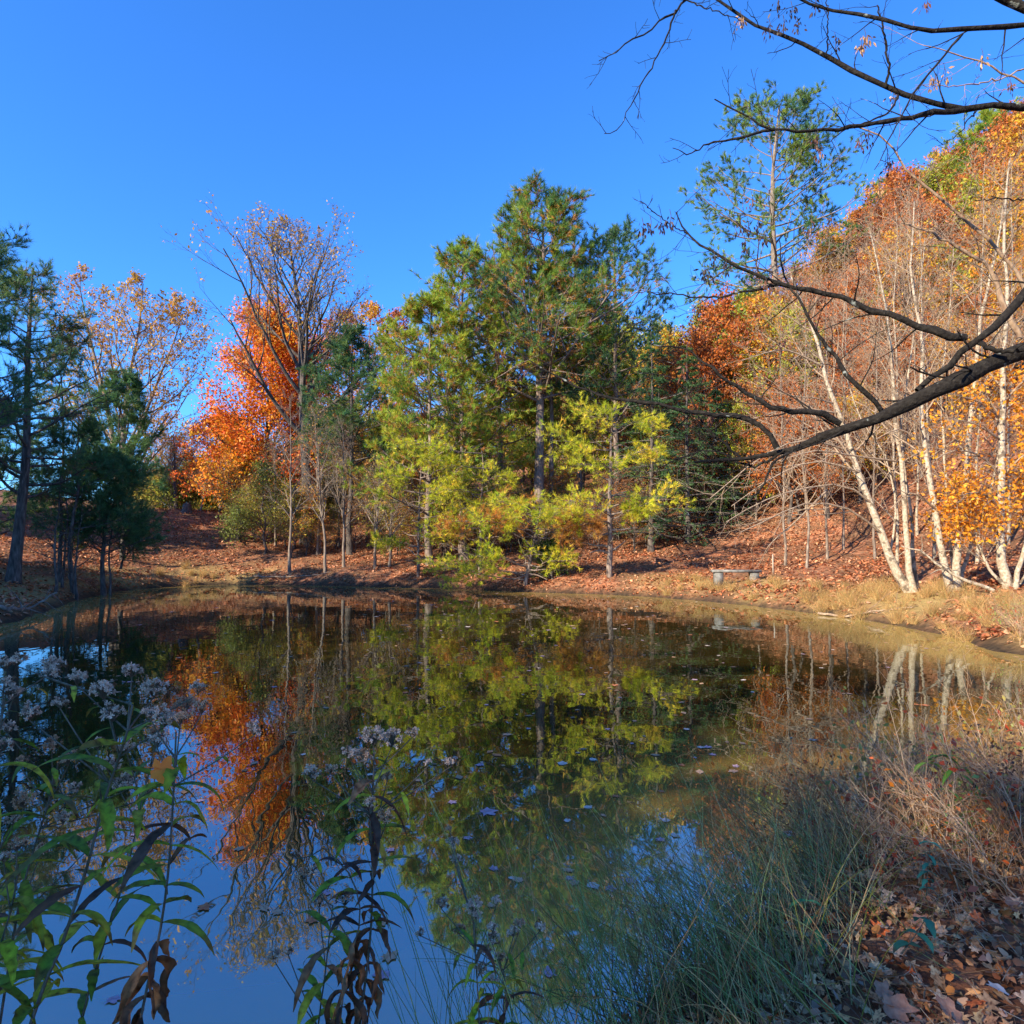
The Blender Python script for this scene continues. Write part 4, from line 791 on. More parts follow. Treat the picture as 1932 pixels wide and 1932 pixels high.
def rush_proto(seed, n, pal, L=(.45, .95), lean=(-.35, .1), r=.0018, name='rush_clump', cat='rush clump', spread=.35, foot=.07, curve=.25):
    a = Acc(); blade_bundle(a, np.zeros(3), np.random.default_rng(seed), n, L=L, lean=lean, pal=pal, r=r, spread=spread, foot=foot, curve=curve)
    o = a.build(name, GRASS); tag(o, 'x', cat); return o
rr = np.random.default_rng(77)
RP = [rush_proto(600 + i, 62, RUSH, L=(.3, .74), lean=(-.5, .12), spread=.48, foot=.12, r=.0021, curve=.5) for i in range(3)]
rush_pts = [(1330, 3.0), (1400, 3.1), (1450, 3.25), (1370, 2.75), (1480, 3.0), (1530, 3.3), (1560, 3.5), (1230, 2.4), (1190, 2.3), (1430, 2.6), (1500, 2.65), (1340, 2.5), (1290, 2.6), (1580, 3.0), (1390, 2.35), (1620, 3.5), (1470, 2.35)]
def place(protos, pts, labf, group, sc=(.8, 1.2), zmin=-.25, rng=rr, off=0, freeze=False):
    used = set(); out = []
    for i, (px, D) in enumerate(pts):
        j = i % len(protos); o = protos[j] if j not in used else copy_tree(protos[j]); used.add(j)
        x = (px - 966) / F * D; z = max(gz(x, D), zmin); o.location = (x, D, z + off); s = rng.uniform(*sc); o.scale = (s, s, s); o.rotation_euler = (0, 0, rng.uniform(-.7, .7) if freeze else rng.uniform(0, 6.28))
        o['label'] = labf(px, D, i); o['group'] = group; out.append(o)
    return out
place(RP, rush_pts, lambda px, D, i: 'blue-green rush clump at the near bank, growing in the water edge' if gz((px - 966) / F * D, D) < 0 else 'blue-green rush clump on the near bank beside the water', 'rush clumps on the near bank', freeze=True)
# long thin blades rising out of the near water
LB = rush_proto(650, 13, RUSH[:3] + STRAW[:1], L=(.5, 1.0), lean=(-.15, .0), spread=.25, r=.0017, foot=.16, name='reed_tuft', cat='reeds')
place([LB], [(880, 1.9), (960, 2.1), (1040, 2.2), (1120, 2.5), (1180, 2.6), (1230, 2.8), (820, 1.8), (1290, 3.0), (930, 1.8), (1080, 1.9), (1150, 2.1), (1010, 1.85), (1210, 2.4), (870, 1.75), (1260, 2.5)], lambda px, D, i: 'sparse long reed blades rising from the shallow near water', 'sparse reeds in the near water', freeze=True)
# tawny dry grass tussocks on the right and left bank
TG = [rush_proto(660 + i, 140, STRAW, L=(.2, .5), lean=(0, 0), spread=.5, r=.003, name='grass_tussock', cat='grass tussock') for i in range(2)]
tg = []
for i in range(300):
    t = rr.random(); k = int(rr.choice(3, p=[.35, .5, .15]))
    if k == 0: x, y = rr.uniform(5, 13), rr.uniform(11, 26)
    elif k == 1: x, y = rr.uniform(6, 12), rr.uniform(9, 20)
    else: x, y = rr.uniform(-17, -12), rr.uniform(24, 35)
    d = float(sdf(np.array([x]), np.array([y]))[0])
    if -.1 < d < 2.6: tg.append((966 + x / y * F, y))
place(TG, tg, lambda px, D, i: 'dry straw tussock on the left shore near the path' if px < 900 else ('dry straw tussock on the right bank' if px > 1500 else 'dry straw tussock on the far bank below the bench'), 'straw tussocks along the shore', sc=(.6, 1.2))
# tangled dry shrubs on the right bank
def shrub_proto(seed, h, pal, nleaf, mt, n=20, lean=(-.3, 0), spread=.48, name='dry_shrub', cat='shrub', size=.045, rb=.0042):
    rng = np.random.default_rng(seed); root = empty(name, (0, 0, 0), 'x', cat)
    a = Acc(); m = 8; P = np.empty((n, m, 3)); P[:, 0] = np.stack([rng.normal(0, .12, n), rng.normal(0, .12, n), np.full(n, -.05)], 1)
    d = norm(np.stack([lean[0] + rng.normal(0, spread, n), lean[1] + rng.normal(0, spread, n), np.ones(n)], 1)); ln = h * rng.uniform(.5, 1.15, n)
    for i in range(1, m):
        P[:, i] = P[:, i - 1] + d * (ln / (m - 1))[:, None]; d = norm(d + rng.normal(0, .1, (n, 3)) + np.array([lean[0] * .12, 0, -.03]))
    Rr = np.full((n, 1), rb) * np.linspace(1, .35, m)[None]
    p2, r2, _ = grow(P, Rr, rng, 7, t=(.25, 1), ang=(38, 12), L=[(0, .45), (1, .25)], rel=True, n=5, wob=.13, rr=.7, rmin=.0016)
    p3, r3, _ = grow(p2, r2, rng, 3, t=(.2, 1), ang=(40, 12), L=.1, n=3, wob=.13, rr=.7, rmin=.0012)
    for p, r, k in ((P, Rr, 4), (p2, r2, 3), (p3, r3, 3)): tubes(a, p, r, k)
    a.build('stems', mt, root)
    if nleaf:
        f = Acc(); pts, _, _ = sample(p3, rng, 1, (0, 1)); k = rng.random(len(pts)) < nleaf; leaves(f, pts[k], rng, size=size, pal=pal, f=3, hang=.4); f.build('foliage', LEAF, root)
    return root
GREYTWIG = bark_mat('grey_twig', (.30, .19, .11), (.58, .40, .25), None, 12, .5)
SP = [shrub_proto(700, .85, ORANGE[:3] + RUST, .3, DEADTWIG), shrub_proto(701, .8, [(.45, .38, .1), (.26, .32, .08), (.5, .3, .1)], .5, TWIG), shrub_proto(702, .9, [(.5, .08, .03), (.3, .1, .05)], .10, GREYTWIG)]
sp = [(1600, 4.4), (1680, 4.5), (1760, 4.7), (1840, 4.8), (1920, 4.8), (1560, 4.0), (1640, 3.8), (1720, 3.9), (1800, 4.0), (1880, 4.1), (1940, 4.3), (1700, 3.3), (1790, 3.4), (1870, 3.4), (1950, 3.5), (1520, 4.1), (1900, 12.6), (1940, 11.6), (1870, 13.2), (1925, 13.4), (1820, 3.1), (1910, 3.0)]
place(SP, sp, lambda px, D, i: ['dry brown twiggy shrub on the near right bank', 'dry straw-coloured twiggy shrub on the near right bank', 'grey twiggy shrub with few red leaves on the near right bank'][i % 3], 'dry shrubs on the right bank', sc=(.55, .95), freeze=True)
# curled dark dead bush at the right frame edge
DB = shrub_proto(710, .9, [(.05, .035, .03), (.09, .06, .045), (.04, .03, .03)], 1., DEADTWIG, name='withered_bush', size=.05, lean=(0, 0), rb=.004)
place([DB], [(1900, 3.3), (1950, 3.7), (1870, 3.9)], lambda px, D, i: ['withered dark bush with curled leaves at the right frame edge, nearest one', 'withered dark bush with curled leaves cut by the right frame edge', 'withered dark bush with curled leaves behind the nearest one'][i], 'withered bushes', sc=(.5, .6))
# fine green-brown grass under the rushes
litterg = Acc(); rg = np.random.default_rng(9)
x, y, z = scatter(16000, (.3, 6.5), (1.0, 9.), rg, lambda x, y: (sdf(x, y) > -.05) * (sdf(x, y) < 3.5) * np.clip(.5 + .8 * wav(x, y, 2., 5.), .1, 1) * np.clip((y - 1.9) / 1.2, .10, 1))
blade_bundle(litterg, np.stack([x, y, z], 1), rg, len(x), L=(.10, .46), lean=(-.35, 0), spread=.7, curve=.6, r=.0016, pal=[(.16, .18, .05), (.32, .28, .09), (.54, .36, .16), (.42, .25, .12), (.20, .26, .09)], m=5, foot=.02)
tag(litterg.build('grass', GRASS), kind='stuff')

# ---------------------------------------------------------------- green leafy plants in front
def lance(acc, base, d, L, w, rng, col, droop=.6, fold=.25, curl=0., m=13, teeth=0.):
    fold = fold * rng.uniform(.3, 2.2)
    s = norm(np.cross(d, np.array([0, 0, 1.]))[None])[0]; p = base.copy(); dd = d.copy(); rows = []
    for i in range(m):
        t = i / (m - 1); wd = w * (math.sin(PI * min(1, t * .92 + .06)) ** .8) * (1 - .35 * t)
        up = np.cross(s, dd); tw = curl * t * 3; s2 = s * math.cos(tw) + up * math.sin(tw); n2 = np.cross(s2, dd)
        k = rng.uniform(.72, 1.15); k2 = rng.uniform(.72, 1.15)
        rows += [p - s2 * wd * k + n2 * wd * fold, p, p + s2 * wd * k2 + n2 * wd * fold]
        p = p + dd * L / (m - 1); dd = norm((dd + np.array([0, 0, -droop / (m - 1) * (1 + t)]) + rng.normal(0, .03 + curl * .12, 3))[None])[0]
    i = np.arange(m - 1)[:, None] * 3; Q = np.vstack([i + np.array([[0, 1, 4, 3]]), i + np.array([[1, 2, 5, 4]])])
    c = np.asarray(col) * rng.uniform(.75, 1.25); cc = np.tile(c, (m * 3, 1)); cc[1::3] *= 1.35; e_ = int(m * rng.uniform(.55, 1.1)) * 3; cc[e_:] = np.array([.20, .11, .05]) * .5 + cc[e_:] * .3
    acc.add(np.array(rows), q=Q, c=cc)
def flower(acc, c, rad, n, rng, tint=(.50, .46, .45)):
    """a flat-topped cluster of fuzzy dried flower heads"""
    th = rng.random(n) * 2 * PI; rr_ = rad * np.sqrt(rng.random(n)); hc = np.stack([rr_ * np.cos(th), rr_ * np.sin(th), .35 * rad - .5 * rr_ ** 2 / rad + rng.normal(0, rad * .24, n)], 1) + c
    st = np.stack([np.tile(c - np.array([0, 0, rad * .9]), (n, 1)), (hc + c - np.array([0, 0, rad * .6])) / 2, hc], 1)
    tubes(acc, st, np.full((n, 3), .0007), 3, c=(.16, .13, .09))
    k = 22; hs_ = rng.uniform(.55, 1.25, (n, 1, 1)); d = norm(rng.normal(0, 1, (n, k, 3)) + np.array([0, 0, .35])); l = rng.uniform(.0030, .0068, (n, k, 1)) * hs_; s = norm(np.cross(d, rng.normal(0, 1, (n, k, 3)))) * .0011
    V = np.stack([hc[:, None] + d * .001 - s * .5, hc[:, None] + d * l - s, hc[:, None] + d * l * 1.08 + s, hc[:, None] + s * .5], 2).reshape(-1, 3)
    hv = np.repeat(rng.uniform(.65, 1.12, n), k)[:, None]; br_ = np.repeat(rng.random(n) < .13, k)[:, None]; col = np.where(br_, np.array([.26, .15, .08]), np.array(tint)) * hv * rng.uniform(.75, 1.2, (n * k, 1)) * np.array([[1, 1, 1]]); acc.add(V, q=np.arange(n * k * 4).reshape(-1, 4), c=np.repeat(col, 4, 0))
STEM = bark_mat('green_stem', (.07, .07, .04), (.16, .13, .09), None, 30, .3)
def boneset(label, pts, r, seed, heads, nleaf=10, t=(.2, .95), green=.7, Ls=(.10, .19), deadbelow=.0, hsize=.03, w=.016, ground_pt=None):
    rng = np.random.default_rng(seed); W = wpts(pts)
    g = W[0].copy(); d0 = (W[0] - W[1]); d0 = d0 / abs(d0[2]); g = W[0] + d0 * max(0, W[0][2] - (-.05)) * .5; g[2] = max(gz(g[0], g[1]), -.3) - .03
    hid = np.linalg.norm(W[0] - g); W = np.vstack([g[None], W]); tv = hid / np.linalg.norm(np.diff(W, axis=0), axis=1).sum(); P = resample(W, 26)
    root = empty('boneset_plant', g, label, 'wildflower', 'dried white wildflowers in front')
    a = Acc(); tubes(a, P[None], np.linspace(r, r * .45, 26)[None], 7); 
    lf = Acc(); az = rng.random() * 6
    GP = [(.15, .24, .02), (.26, .34, .02), (.38, .38, .03), (.12, .17, .04), (.42, .26, .03)]; DP = [(.13, .06, .03), (.22, .12, .06), (.08, .045, .03)]
    for i in range(nleaf):
        tt = tv - .08 + (1.04 - tv) * (i + .5) / nleaf; dead = (i + .5) / nleaf < deadbelow; k = tt * 25; p = np.array([np.interp(k, np.arange(26), P[:, j]) for j in range(3)]); az += 1.45 + rng.normal(0, .3)
        for s_ in (0, PI):
            d = norm(np.array([[math.cos(az + s_), math.sin(az + s_), -.5 if dead else .25 + rng.normal(0, .2)]]))[0]
            if dead: lance(lf, p, d, rng.uniform(.06, .12), w * .85, rng, DP[rng.integers(3)], droop=2.4, fold=1.0, curl=1.1)
            else: lance(lf, p, d, rng.uniform(*Ls), w * rng.uniform(.7, 1.2), rng, (GP if rng.random() < green else DP)[rng.integers(3 if rng.random() > green else 5) % 3 if rng.random() > green else rng.integers(3)], droop=rng.uniform(.5, 1.5), fold=.3, curl=rng.uniform(0, .25), teeth=.06)
    for hx, hy, hd, hr in heads:
        hr *= rng.uniform(.65, 1.15); c = at(hx + rng.normal(0, 6), hy + rng.normal(0, 8), hd); q = P[int(rng.integers(17, 25))] if len(heads) > 1 else P[-1]
        i0 = np.argmin(np.linalg.norm(P - (c - np.array([0, 0, .10])), axis=1)); q = P[i0]
        br = resample([q, (q + c) / 2 + np.array([0, 0, -.01]), c - np.array([0, 0, hr * .9])], 7); tubes(a, br[None], np.linspace(r * .45, .0012, 7)[None], 5)
        h = Acc(); flower(h, c, hr, int(36 * (hr / .024) ** 1.6), rng, tint=(.78, .58, .42) if rng.random() < .6 else (.66, .42, .25)); h.build('flower_head', DRY, root, g)
        if rng.random() < .6: lance(lf, br[3], norm((rng.normal(0, 1, 3) * np.array([1, 1, .2]))[None])[0], .06, .007, rng, GP[rng.integers(5)], droop=1)
    a.build('stem', STEM, root, g, True); lf.build('foliage', PLANT, root, g)
    return root
def H(lst, D, s=.74): return [(x, y, D + d, r * s) for x, y, d, r in lst]
boneset('leaning stem at the bottom left corner with wide green leaves and many white heads', [(55, 1940, 1.25), (110, 1800, 1.28), (160, 1650, 1.3), (200, 1500, 1.32), (235, 1400, 1.34), (250, 1330, 1.36)], .0048, 801,
    H([(250, 1265, .02, .035), (200, 1300, 0, .03), (150, 1280, .1, .035), (300, 1290, .05, .03), (340, 1320, .1, .03), (370, 1310, 0, .028), (90, 1260, .1, .035), (40, 1245, .1, .03), (120, 1330, 0, .03), (210, 1340, 0, .03), (320, 1350, -.05, .032), (60, 1345, .1, .03), (180, 1395, .05, .026)], 1.36), nleaf=12, t=(.40, .93), green=.9, Ls=(.10, .20), w=.017)
boneset('second stem beside it with crowded green leaves above curled dead ones', [(262, 1940, 1.2), (285, 1840, 1.2), (305, 1740, 1.2), (318, 1640, 1.2), (325, 1540, 1.22), (330, 1440, 1.24), (332, 1380, 1.26)], .0036, 802,
    H([(290, 1340, 0, .024), (350, 1345, 0, .026), (380, 1330, .1, .026), (480, 1378, .05, .02), (300, 1400, 0, .02)], 1.26), nleaf=17, t=(.30, .97), green=.9, Ls=(.07, .14), deadbelow=.48, w=.013)
boneset('low leafy stem with small heads behind the bottom left corner stem', [(20, 1800, 1.45), (50, 1650, 1.47), (90, 1520, 1.5), (110, 1440, 1.52)], .004, 803,
    H([(90, 1400, 0, .03), (20, 1370, 0, .03), (130, 1430, 0, .025), (30, 1440, 0, .03), (140, 1480, .05, .024), (230, 1470, .05, .03), (270, 1500, 0, .024), (170, 1600, .1, .028), (70, 1600, .1, .024)], 1.5), nleaf=10, t=(.25, .95), green=.95, Ls=(.1, .17), w=.014)
boneset('far left stem cut by the frame edge with pale heads and teal leaves', [(-60, 1800, 1.35), (-35, 1600, 1.38), (-10, 1450, 1.4), (5, 1330, 1.42)], .004, 804,
    H([(5, 1250, .05, .03), (10, 1300, 0, .03), (40, 1290, .05, .028), (-5, 1400, 0, .03), (50, 1500, 0, .026), (15, 1560, 0, .024), (120, 1540, .05, .026), (100, 1250, .1, .03)], 1.42), nleaf=10, t=(.3, .95), green=1, Ls=(.1, .18), w=.013)
boneset('middle stem with the largest grey flower head and blackened curled leaves', [(678, 1940, 1.45), (690, 1850, 1.45), (700, 1750, 1.46), (703, 1650, 1.47), (700, 1550, 1.48), (705, 1460, 1.5), (706, 1420, 1.5)], .0040, 805,
    H([(700, 1385, 0, .045), (670, 1415, -.02, .03), (745, 1390, .02, .036), (768, 1378, .03, .022), (690, 1425, -.02, .03), (690, 1510, -.03, .022), (735, 1545, -.04, .026), (705, 1550, 0, .018), (582, 1466, .04, .028), (630, 1452, .05, .018), (740, 1470, .02, .02), (845, 1445, .05, .028), (815, 1440, .05, .014)], 1.5), nleaf=18, t=(.30, .93), green=.35, Ls=(.07, .14), deadbelow=.5, w=.012)
boneset('small leafy stem left of the middle one with few grey heads near the bottom', [(600, 1940, 1.5), (612, 1850, 1.5), (622, 1760, 1.52), (628, 1710, 1.55)], .003, 806,
    H([(640, 1700, 0, .026), (600, 1700, .05, .024), (570, 1650, .05, .02), (515, 1800, .03, .018), (545, 1790, .03, .02)], 1.55), nleaf=8, t=(.3, .95), green=.75, Ls=(.09, .15), w=.012)
boneset('thin stem right of the middle one with beige clustered heads above the reeds', [(905, 1940, 1.7), (900, 1850, 1.7), (895, 1780, 1.7), (893, 1740, 1.72)], .003, 807,
    H([(893, 1700, 0, .036), (840, 1700, .03, .022), (940, 1690, .05, .024), (895, 1735, 0, .03), (925, 1740, 0, .022), (860, 1590, .2, .030), (845, 1575, .2, .02), (870, 1605, .2, .024)], 1.72), nleaf=6, t=(.2, .8), green=.6, Ls=(.07, .12), w=.010)
boneset('low stem with beige heads between the reeds, lowest of the wildflowers', [(950, 1940, 1.75), (955, 1880, 1.75), (950, 1830, 1.76)], .0028, 808,
    H([(930, 1775, 0, .024), (975, 1765, 0, .022), (915, 1800, 0, .024), (945, 1808, 0, .022), (800, 1755, 0, .02), (1010, 1755, 0, .022), (905, 1830, 0, .026), (870, 1760, 0, .022), (930, 1850, .02, .022), (985, 1735, .04, .022)], 1.76), nleaf=5, t=(.1, .8), green=.6, Ls=(.08, .14), w=.012)
boneset('leafy stem crossing behind the second stem at the lower left, few heads', [(150, 1940, 1.4), (190, 1800, 1.42), (240, 1640, 1.45), (270, 1500, 1.46), (290, 1430, 1.47)], .0032, 811, H([(290, 1390, 0, .026), (245, 1420, .02, .024), (330, 1440, 0, .02), (200, 1440, .05, .026)], 1.47), nleaf=13, green=.85, Ls=(.08, .15), w=.013)
boneset('short stem at the far left bottom with hanging green leaves', [(-30, 1940, 1.3), (-10, 1820, 1.3), (20, 1720, 1.32), (35, 1640, 1.33)], .0036, 812, H([(40, 1600, 0, .024), (10, 1620, 0, .02)], 1.33), nleaf=9, green=.9, Ls=(.10, .17), w=.016)
boneset('dry forked stem leaning on the middle one with shrivelled leaves', [(640, 1940, 1.42), (655, 1830, 1.42), (680, 1730, 1.43), (660, 1650, 1.44), (610, 1600, 1.45)], .003, 813, H([(590, 1640, .03, .02), (560, 1600, .03, .018)], 1.45), nleaf=13, green=.3, Ls=(.06, .12), w=.011, deadbelow=.6)
# green sprouts on the right bank
def sprout(label, pts, seed, n, Ls, w, pal, D0):
    rng = np.random.default_rng(seed); W = wpts(pts); g = W[0]; P = resample(W, 14); root = empty('green_vine', g, label, 'vine'); a = Acc(); tubes(a, P[None], np.linspace(.003, .0012, 14)[None], 5, c=(.1, .12, .05)); a.build('stem', STEM, root, g, True); lf = Acc()
    for i in range(n):
        p = P[int(13 * (i + 1) / n)]; az = rng.random() * 6.28
        for s_ in (0, PI): lance(lf, p, norm(np.array([[math.cos(az + s_), math.sin(az + s_) * .5, -.1]]))[0], rng.uniform(*Ls), w, rng, pal[rng.integers(len(pal))], droop=1.0, m=7)
    lf.build('foliage', LEAF, root, g)
sprout('bright green drooping leafy stem among the right bank shrubs', [(1850, 1560, 3.4), (1820, 1480, 3.4), (1790, 1425, 3.4), (1750, 1440, 3.4)], 820, 9, (.09, .15), .016, [(.10, .24, .03), (.16, .30, .04)], 3.4)
sprout('second green leafy shoot under the drooping one', [(1840, 1600, 3.3), (1800, 1540, 3.3), (1785, 1490, 3.3)], 823, 6, (.08, .13), .014, [(.08, .20, .04), (.12, .26, .04)], 3.3)
sprout('upright teal-green vine with small paired leaves on the right bank', [(1748, 1690, 2.8), (1750, 1640, 2.8), (1755, 1590, 2.8)], 821, 6, (.035, .06), .012, [(.05, .22, .13), (.06, .26, .15)], 2.8)
sprout('small teal-green shoot with broad leaves low on the right bank', [(1700, 1800, 2.5), (1730, 1760, 2.5), (1745, 1735, 2.5)], 822, 3, (.06, .09), .022, [(.05, .20, .11)], 2.5)
sprout('pale green shoot among the rushes', [(1560, 1800, 2.6), (1540, 1740, 2.6), (1525, 1700, 2.6)], 824, 4, (.05, .10), .016, [(.07, .22, .08)], 2.6)

# ---------------------------------------------------------------- fallen leaves, one by one
def star_leaf(name, seed, size, mat_, lobes=5, depth=.5):
    rng = np.random.default_rng(seed); n = lobes * 4; th = np.arange(n) / n * 2 * PI; r = np.empty(n)
    for i in range(n): r[i] = size * [1, .78, depth + .1, .8][i % 4] * rng.uniform(.7, 1.15)
    r *= (1 - .35 * (np.cos(th) < -.7)); V = np.stack([r * np.cos(th), r * np.sin(th) * .85, .04 * r * np.cos(th * 2) + .12 * r * rng.random(n)], 1)
    inner = V * .5 * np.array([1, 1, .3]); V = np.vstack([V, inner, [[0, 0, 0]]])
    i = np.arange(n); j = (i + 1) % n; a = Acc(); a.add(V, q=np.stack([i, j, n + j, n + i], 1), t=np.stack([n + i, n + j, np.full(n, 2 * n)], 1), c=(1, 1, 1))
    st = np.array([[-size * .9, 0, .004], [-size * .45, .002, .002], [0, 0, .002]]); tubes(a, st[None], np.full((1, 3), size * .02), 4, c=(.6, .5, .4))
    return a.build(name, mat_)
def objcol_mat(name, c1, c2):
    m = plain_noise(name, c1, c2, 30, .85, .4); return m
FL = [(objcol_mat('leaf_mauve', (.30, .18, .20), (.46, .32, .36)), 'mauve brown maple leaf floating on the pond', 5, .5), (objcol_mat('leaf_tan', (.38, .20, .10), (.52, .32, .18)), 'tan leaf floating on the pond', 6, .6), (objcol_mat('leaf_pale', (.46, .36, .28), (.62, .52, .42)), 'pale grey leaf floating on the pond', 3, .75), (objcol_mat('leaf_rust', (.35, .10, .04), (.50, .18, .06)), 'rust red leaf floating on the pond', 5, .5)]
FP = [star_leaf('floating_leaf', 900 + i, .06, m, lo, dp) for i, (m, l, lo, dp) in enumerate(FL)]
usedl = set(); rf = np.random.default_rng(31); cnt = 0
KP = [(920, 1521, 0, 1.6), (1108, 1512, 2, .8), (1474, 1560, 2, 1.0), (1380, 1438, 0, 1.0), (1330, 1403, 0, 1.0), (1145, 1658, 0, .8), (1185, 1645, 0, .9), (1070, 1640, 0, .7), (1035, 1808, 0, 1.0), (512, 1692, 1, .9), (540, 1700, 1, .7), (1250, 1535, 2, .8), (955, 1380, 1, 1.2), (740, 1780, 1, 1.0), (730, 1810, 0, 1.0), (405, 1690, 3, .9), (240, 1855, 0, .8), (1240, 1570, 0, .9), (1290, 1370, 2, .8), (390, 1500, 0, .8)]
for i in range(285):
    if i < len(KP): px, py, k, s = KP[i]; D = CZ / ((py - 1035) / F)
    else:
        D = 3.2 + 24 * rf.random() ** 1.15; px = rf.uniform(250, 1750); k = int(rf.choice(4, p=[.35, .32, .13, .20])); s = rf.uniform(.5, 1.15) * (1 + .5 * (D > 14))
        if rf.random() < .45: px = 966 + rf.normal(0, 260) + (D < 8) * 150
    x = (px - 966) / F * D
    if float(sdf(np.array([x]), np.array([D]))[0]) > -.35: continue
    o = FP[k] if k not in usedl else FP[k].copy()
    if k in usedl: COL.objects.link(o)
    usedl.add(k); o.location = (x, D, .004); o.scale = (s, s * rf.uniform(.6, 1), s * .5); o.rotation_euler = (0, 0, rf.uniform(0, 6.28)); tag(o, FL[k][1], 'leaf', 'leaves floating on the pond')
# small debris by the far shore
a = Acc(); N = 16000; x = rf.uniform(-15, 9.5, N); y = rf.uniform(5, 33, N); sd = sdf(x, y); k = (sd < -.05) & (rf.random(N) < np.clip(np.clip(1.3 * wav(x, y, .55, 2) + .5 * wav(x, y, 2.1, 1) - .75, 0, 1) + 1.1 * np.exp(sd / .6) + .05, 0, 1)); x = x[k]; y = y[k]; N = len(x)
th = rf.random(N) * 6.28; s = rf.uniform(.02, .06, N); c_ = np.stack([x, y, np.full(N, .006)], 1); d = np.stack([np.cos(th), np.sin(th), 0 * th], 1) * s[:, None]; e = np.stack([-np.sin(th), np.cos(th), 0 * th], 1) * s[:, None] * .6
a.add(np.stack([c_ - d, c_ + e, c_ + d, c_ - e], 1), q=np.arange(N * 4).reshape(N, 4), c=np.repeat(np.array([.42, .26, .15]) * rf.uniform(.5, 1.5, (N, 1)), 4, 0)); tag(a.build('floating_debris', DRY), kind='stuff')
# orange leaf caught on the plant; a few single leaves on the near ground
ol = star_leaf('maple_leaf', 950, .032, objcol_mat('leaf_orange', (.85, .16, .015), (.90, .26, .02)), 5, .5); ol.location = at(305, 1452, 1.21); ol.rotation_euler = (R(65), R(15), R(30)); tag(ol, 'bright orange maple leaf caught on the crowded leafy stem', 'leaf')
dryl = objcol_mat('leaf_dry', (.30, .12, .06), (.46, .22, .12)); GL = star_leaf('fallen_leaf', 951, .085, dryl, 5, .55); first = True
for px, py, s, lab in [(1710, 1720, .6, 'russet curled leaf farthest up the near right ground, beside the dry brush'), (1660, 1870, .85, 'largest russet leaf lying on the near right ground'), (1690, 1905, .7, 'russet leaf at the bottom edge of the near right ground'), (1640, 1845, .6, 'russet leaf beside the largest one on the near right ground'), (1880, 1690, .6, 'orange-brown leaf near the right frame edge'), (1760, 1880, .8, 'small brown leaf lying between the near right leaves')]:
    D = 1.35 / ((py - 1035) / F); x = (px - 966) / F * D
    for _ in range(4): D = (CZ - gz(x, D) - .05) / ((py - 1035) / F); x = (px - 966) / F * D
    o = GL if first else GL.copy()
    if not first: COL.objects.link(o)
    first = False; o.location = (x, D, gz(x, D) + .055); o.scale = (s, s, s * 3); o.rotation_euler = (rf.uniform(-.3, .5), rf.uniform(-.4, .4), rf.uniform(0, 6)); tag(o, lab, 'leaf', 'large fallen leaves on the near ground')
pw = star_leaf('fallen_leaf', 952, .05, FL[2][0], 3, .75); D = 2.35; x = (1850 - 966) / F * D; pw.location = (x, D, gz(x, D) + .06); pw.rotation_euler = (.3, .2, 1); tag(pw, 'pale whitish leaf lying on the near right ground', 'leaf')

# ---------------------------------------------------------------- bench and small things
def box(acc, c, s, bev=.012, jitter=0):
    import bmesh
    bm = bmesh.new(); bmesh.ops.create_cube(bm, size=1); bmesh.ops.scale(bm, vec=s, verts=bm.verts)
    bmesh.ops.bevel(bm, geom=list(bm.edges), offset=bev, segments=2, affect='EDGES'); bmesh.ops.triangulate(bm, faces=bm.faces)
    bm.verts.index_update(); V = np.array([v.co[:] for v in bm.verts]) + np.array(c); T = np.array([[v.index for v in f.verts] for f in bm.faces]); bm.free(); acc.add(V, t=T)
CONC = plain_noise('weathered_concrete', (.09, .085, .075), (.23, .22, .20), 5, .9, .4)
D = 24.0; x = (1387 - 966) / F * D; z = gz(x, D)
bench = empty('stone_bench', (x, D, z), 'grey concrete bench on two block legs facing the water on the far right bank', 'bench', rz=R(-6)); bench.scale = (1, 1, 1)
a = Acc(); box(a, (0, 0, .47), (1.70, .42, .09)); s_ = a.build('seat', CONC, bench)
for sx in (-.62, .62):
    a = Acc(); box(a, (sx, 0, .185), (.30, .34, .48)); a.build('leg', CONC, bench)
def stick(name, label, cat, pts, r, mt, seed, group=None, sub=8):
    rng = np.random.default_rng(seed); W = np.array(pts, float); P = resample(W, 16); P[1:-1] += rng.normal(0, r * .35, (14, 3)); a = Acc(); rad = np.linspace(r, r * .3, 16); tubes(a, P[None], rad[None], 8)
    p2, r2, _ = grow(P[None], rad[None], rng, sub, t=(.3, 1), ang=(45, 12), L=.3, rel=True, n=6, wob=.2, rr=.5, rmin=.006); tubes(a, p2, r2, 5)
    o = a.build(name, mt, None, W[0], True); o.location = W[0]; return tag(o, label, cat, group)
def gl(px, D, h=.05): g = gp(px, D); return [g[0], g[1], max(g[2], 0) + h]
stick('driftwood_branch', 'forked grey driftwood branch lying at the left water edge', 'dead branch', [gl(-20, 16.2, .12), gl(30, 16.6, .22), at(60, 1145, 17.6), at(108, 1118, 18)], .06, GREYBARK, 41)
stick('fallen_branch', 'thin fallen branch lying on the far shore below the path', 'dead branch', [gl(480, 33.9), gl(540, 33.6, .1), gl(600, 33.3, .08), gl(625, 33.4, .1)], .05, GREYBARK, 42)
stick('fallen_branch', 'pale fallen branch lying along the right shore below the pale clumps', 'dead branch', [gl(1540, 18.2), gl(1600, 17.4, .06), gl(1660, 16.8, .08), gl(1720, 16.2, .05)], .035, PALETWIG, 43)
stick('fallen_branch', 'slanting dead stem resting on the right bank beside the orange-leaved clump', 'dead branch', [gl(1870, 16.4), at(1800, 1085, 16.6), at(1745, 1045, 16.8), at(1700, 1030, 17)], .05, PALEBARK, 44)
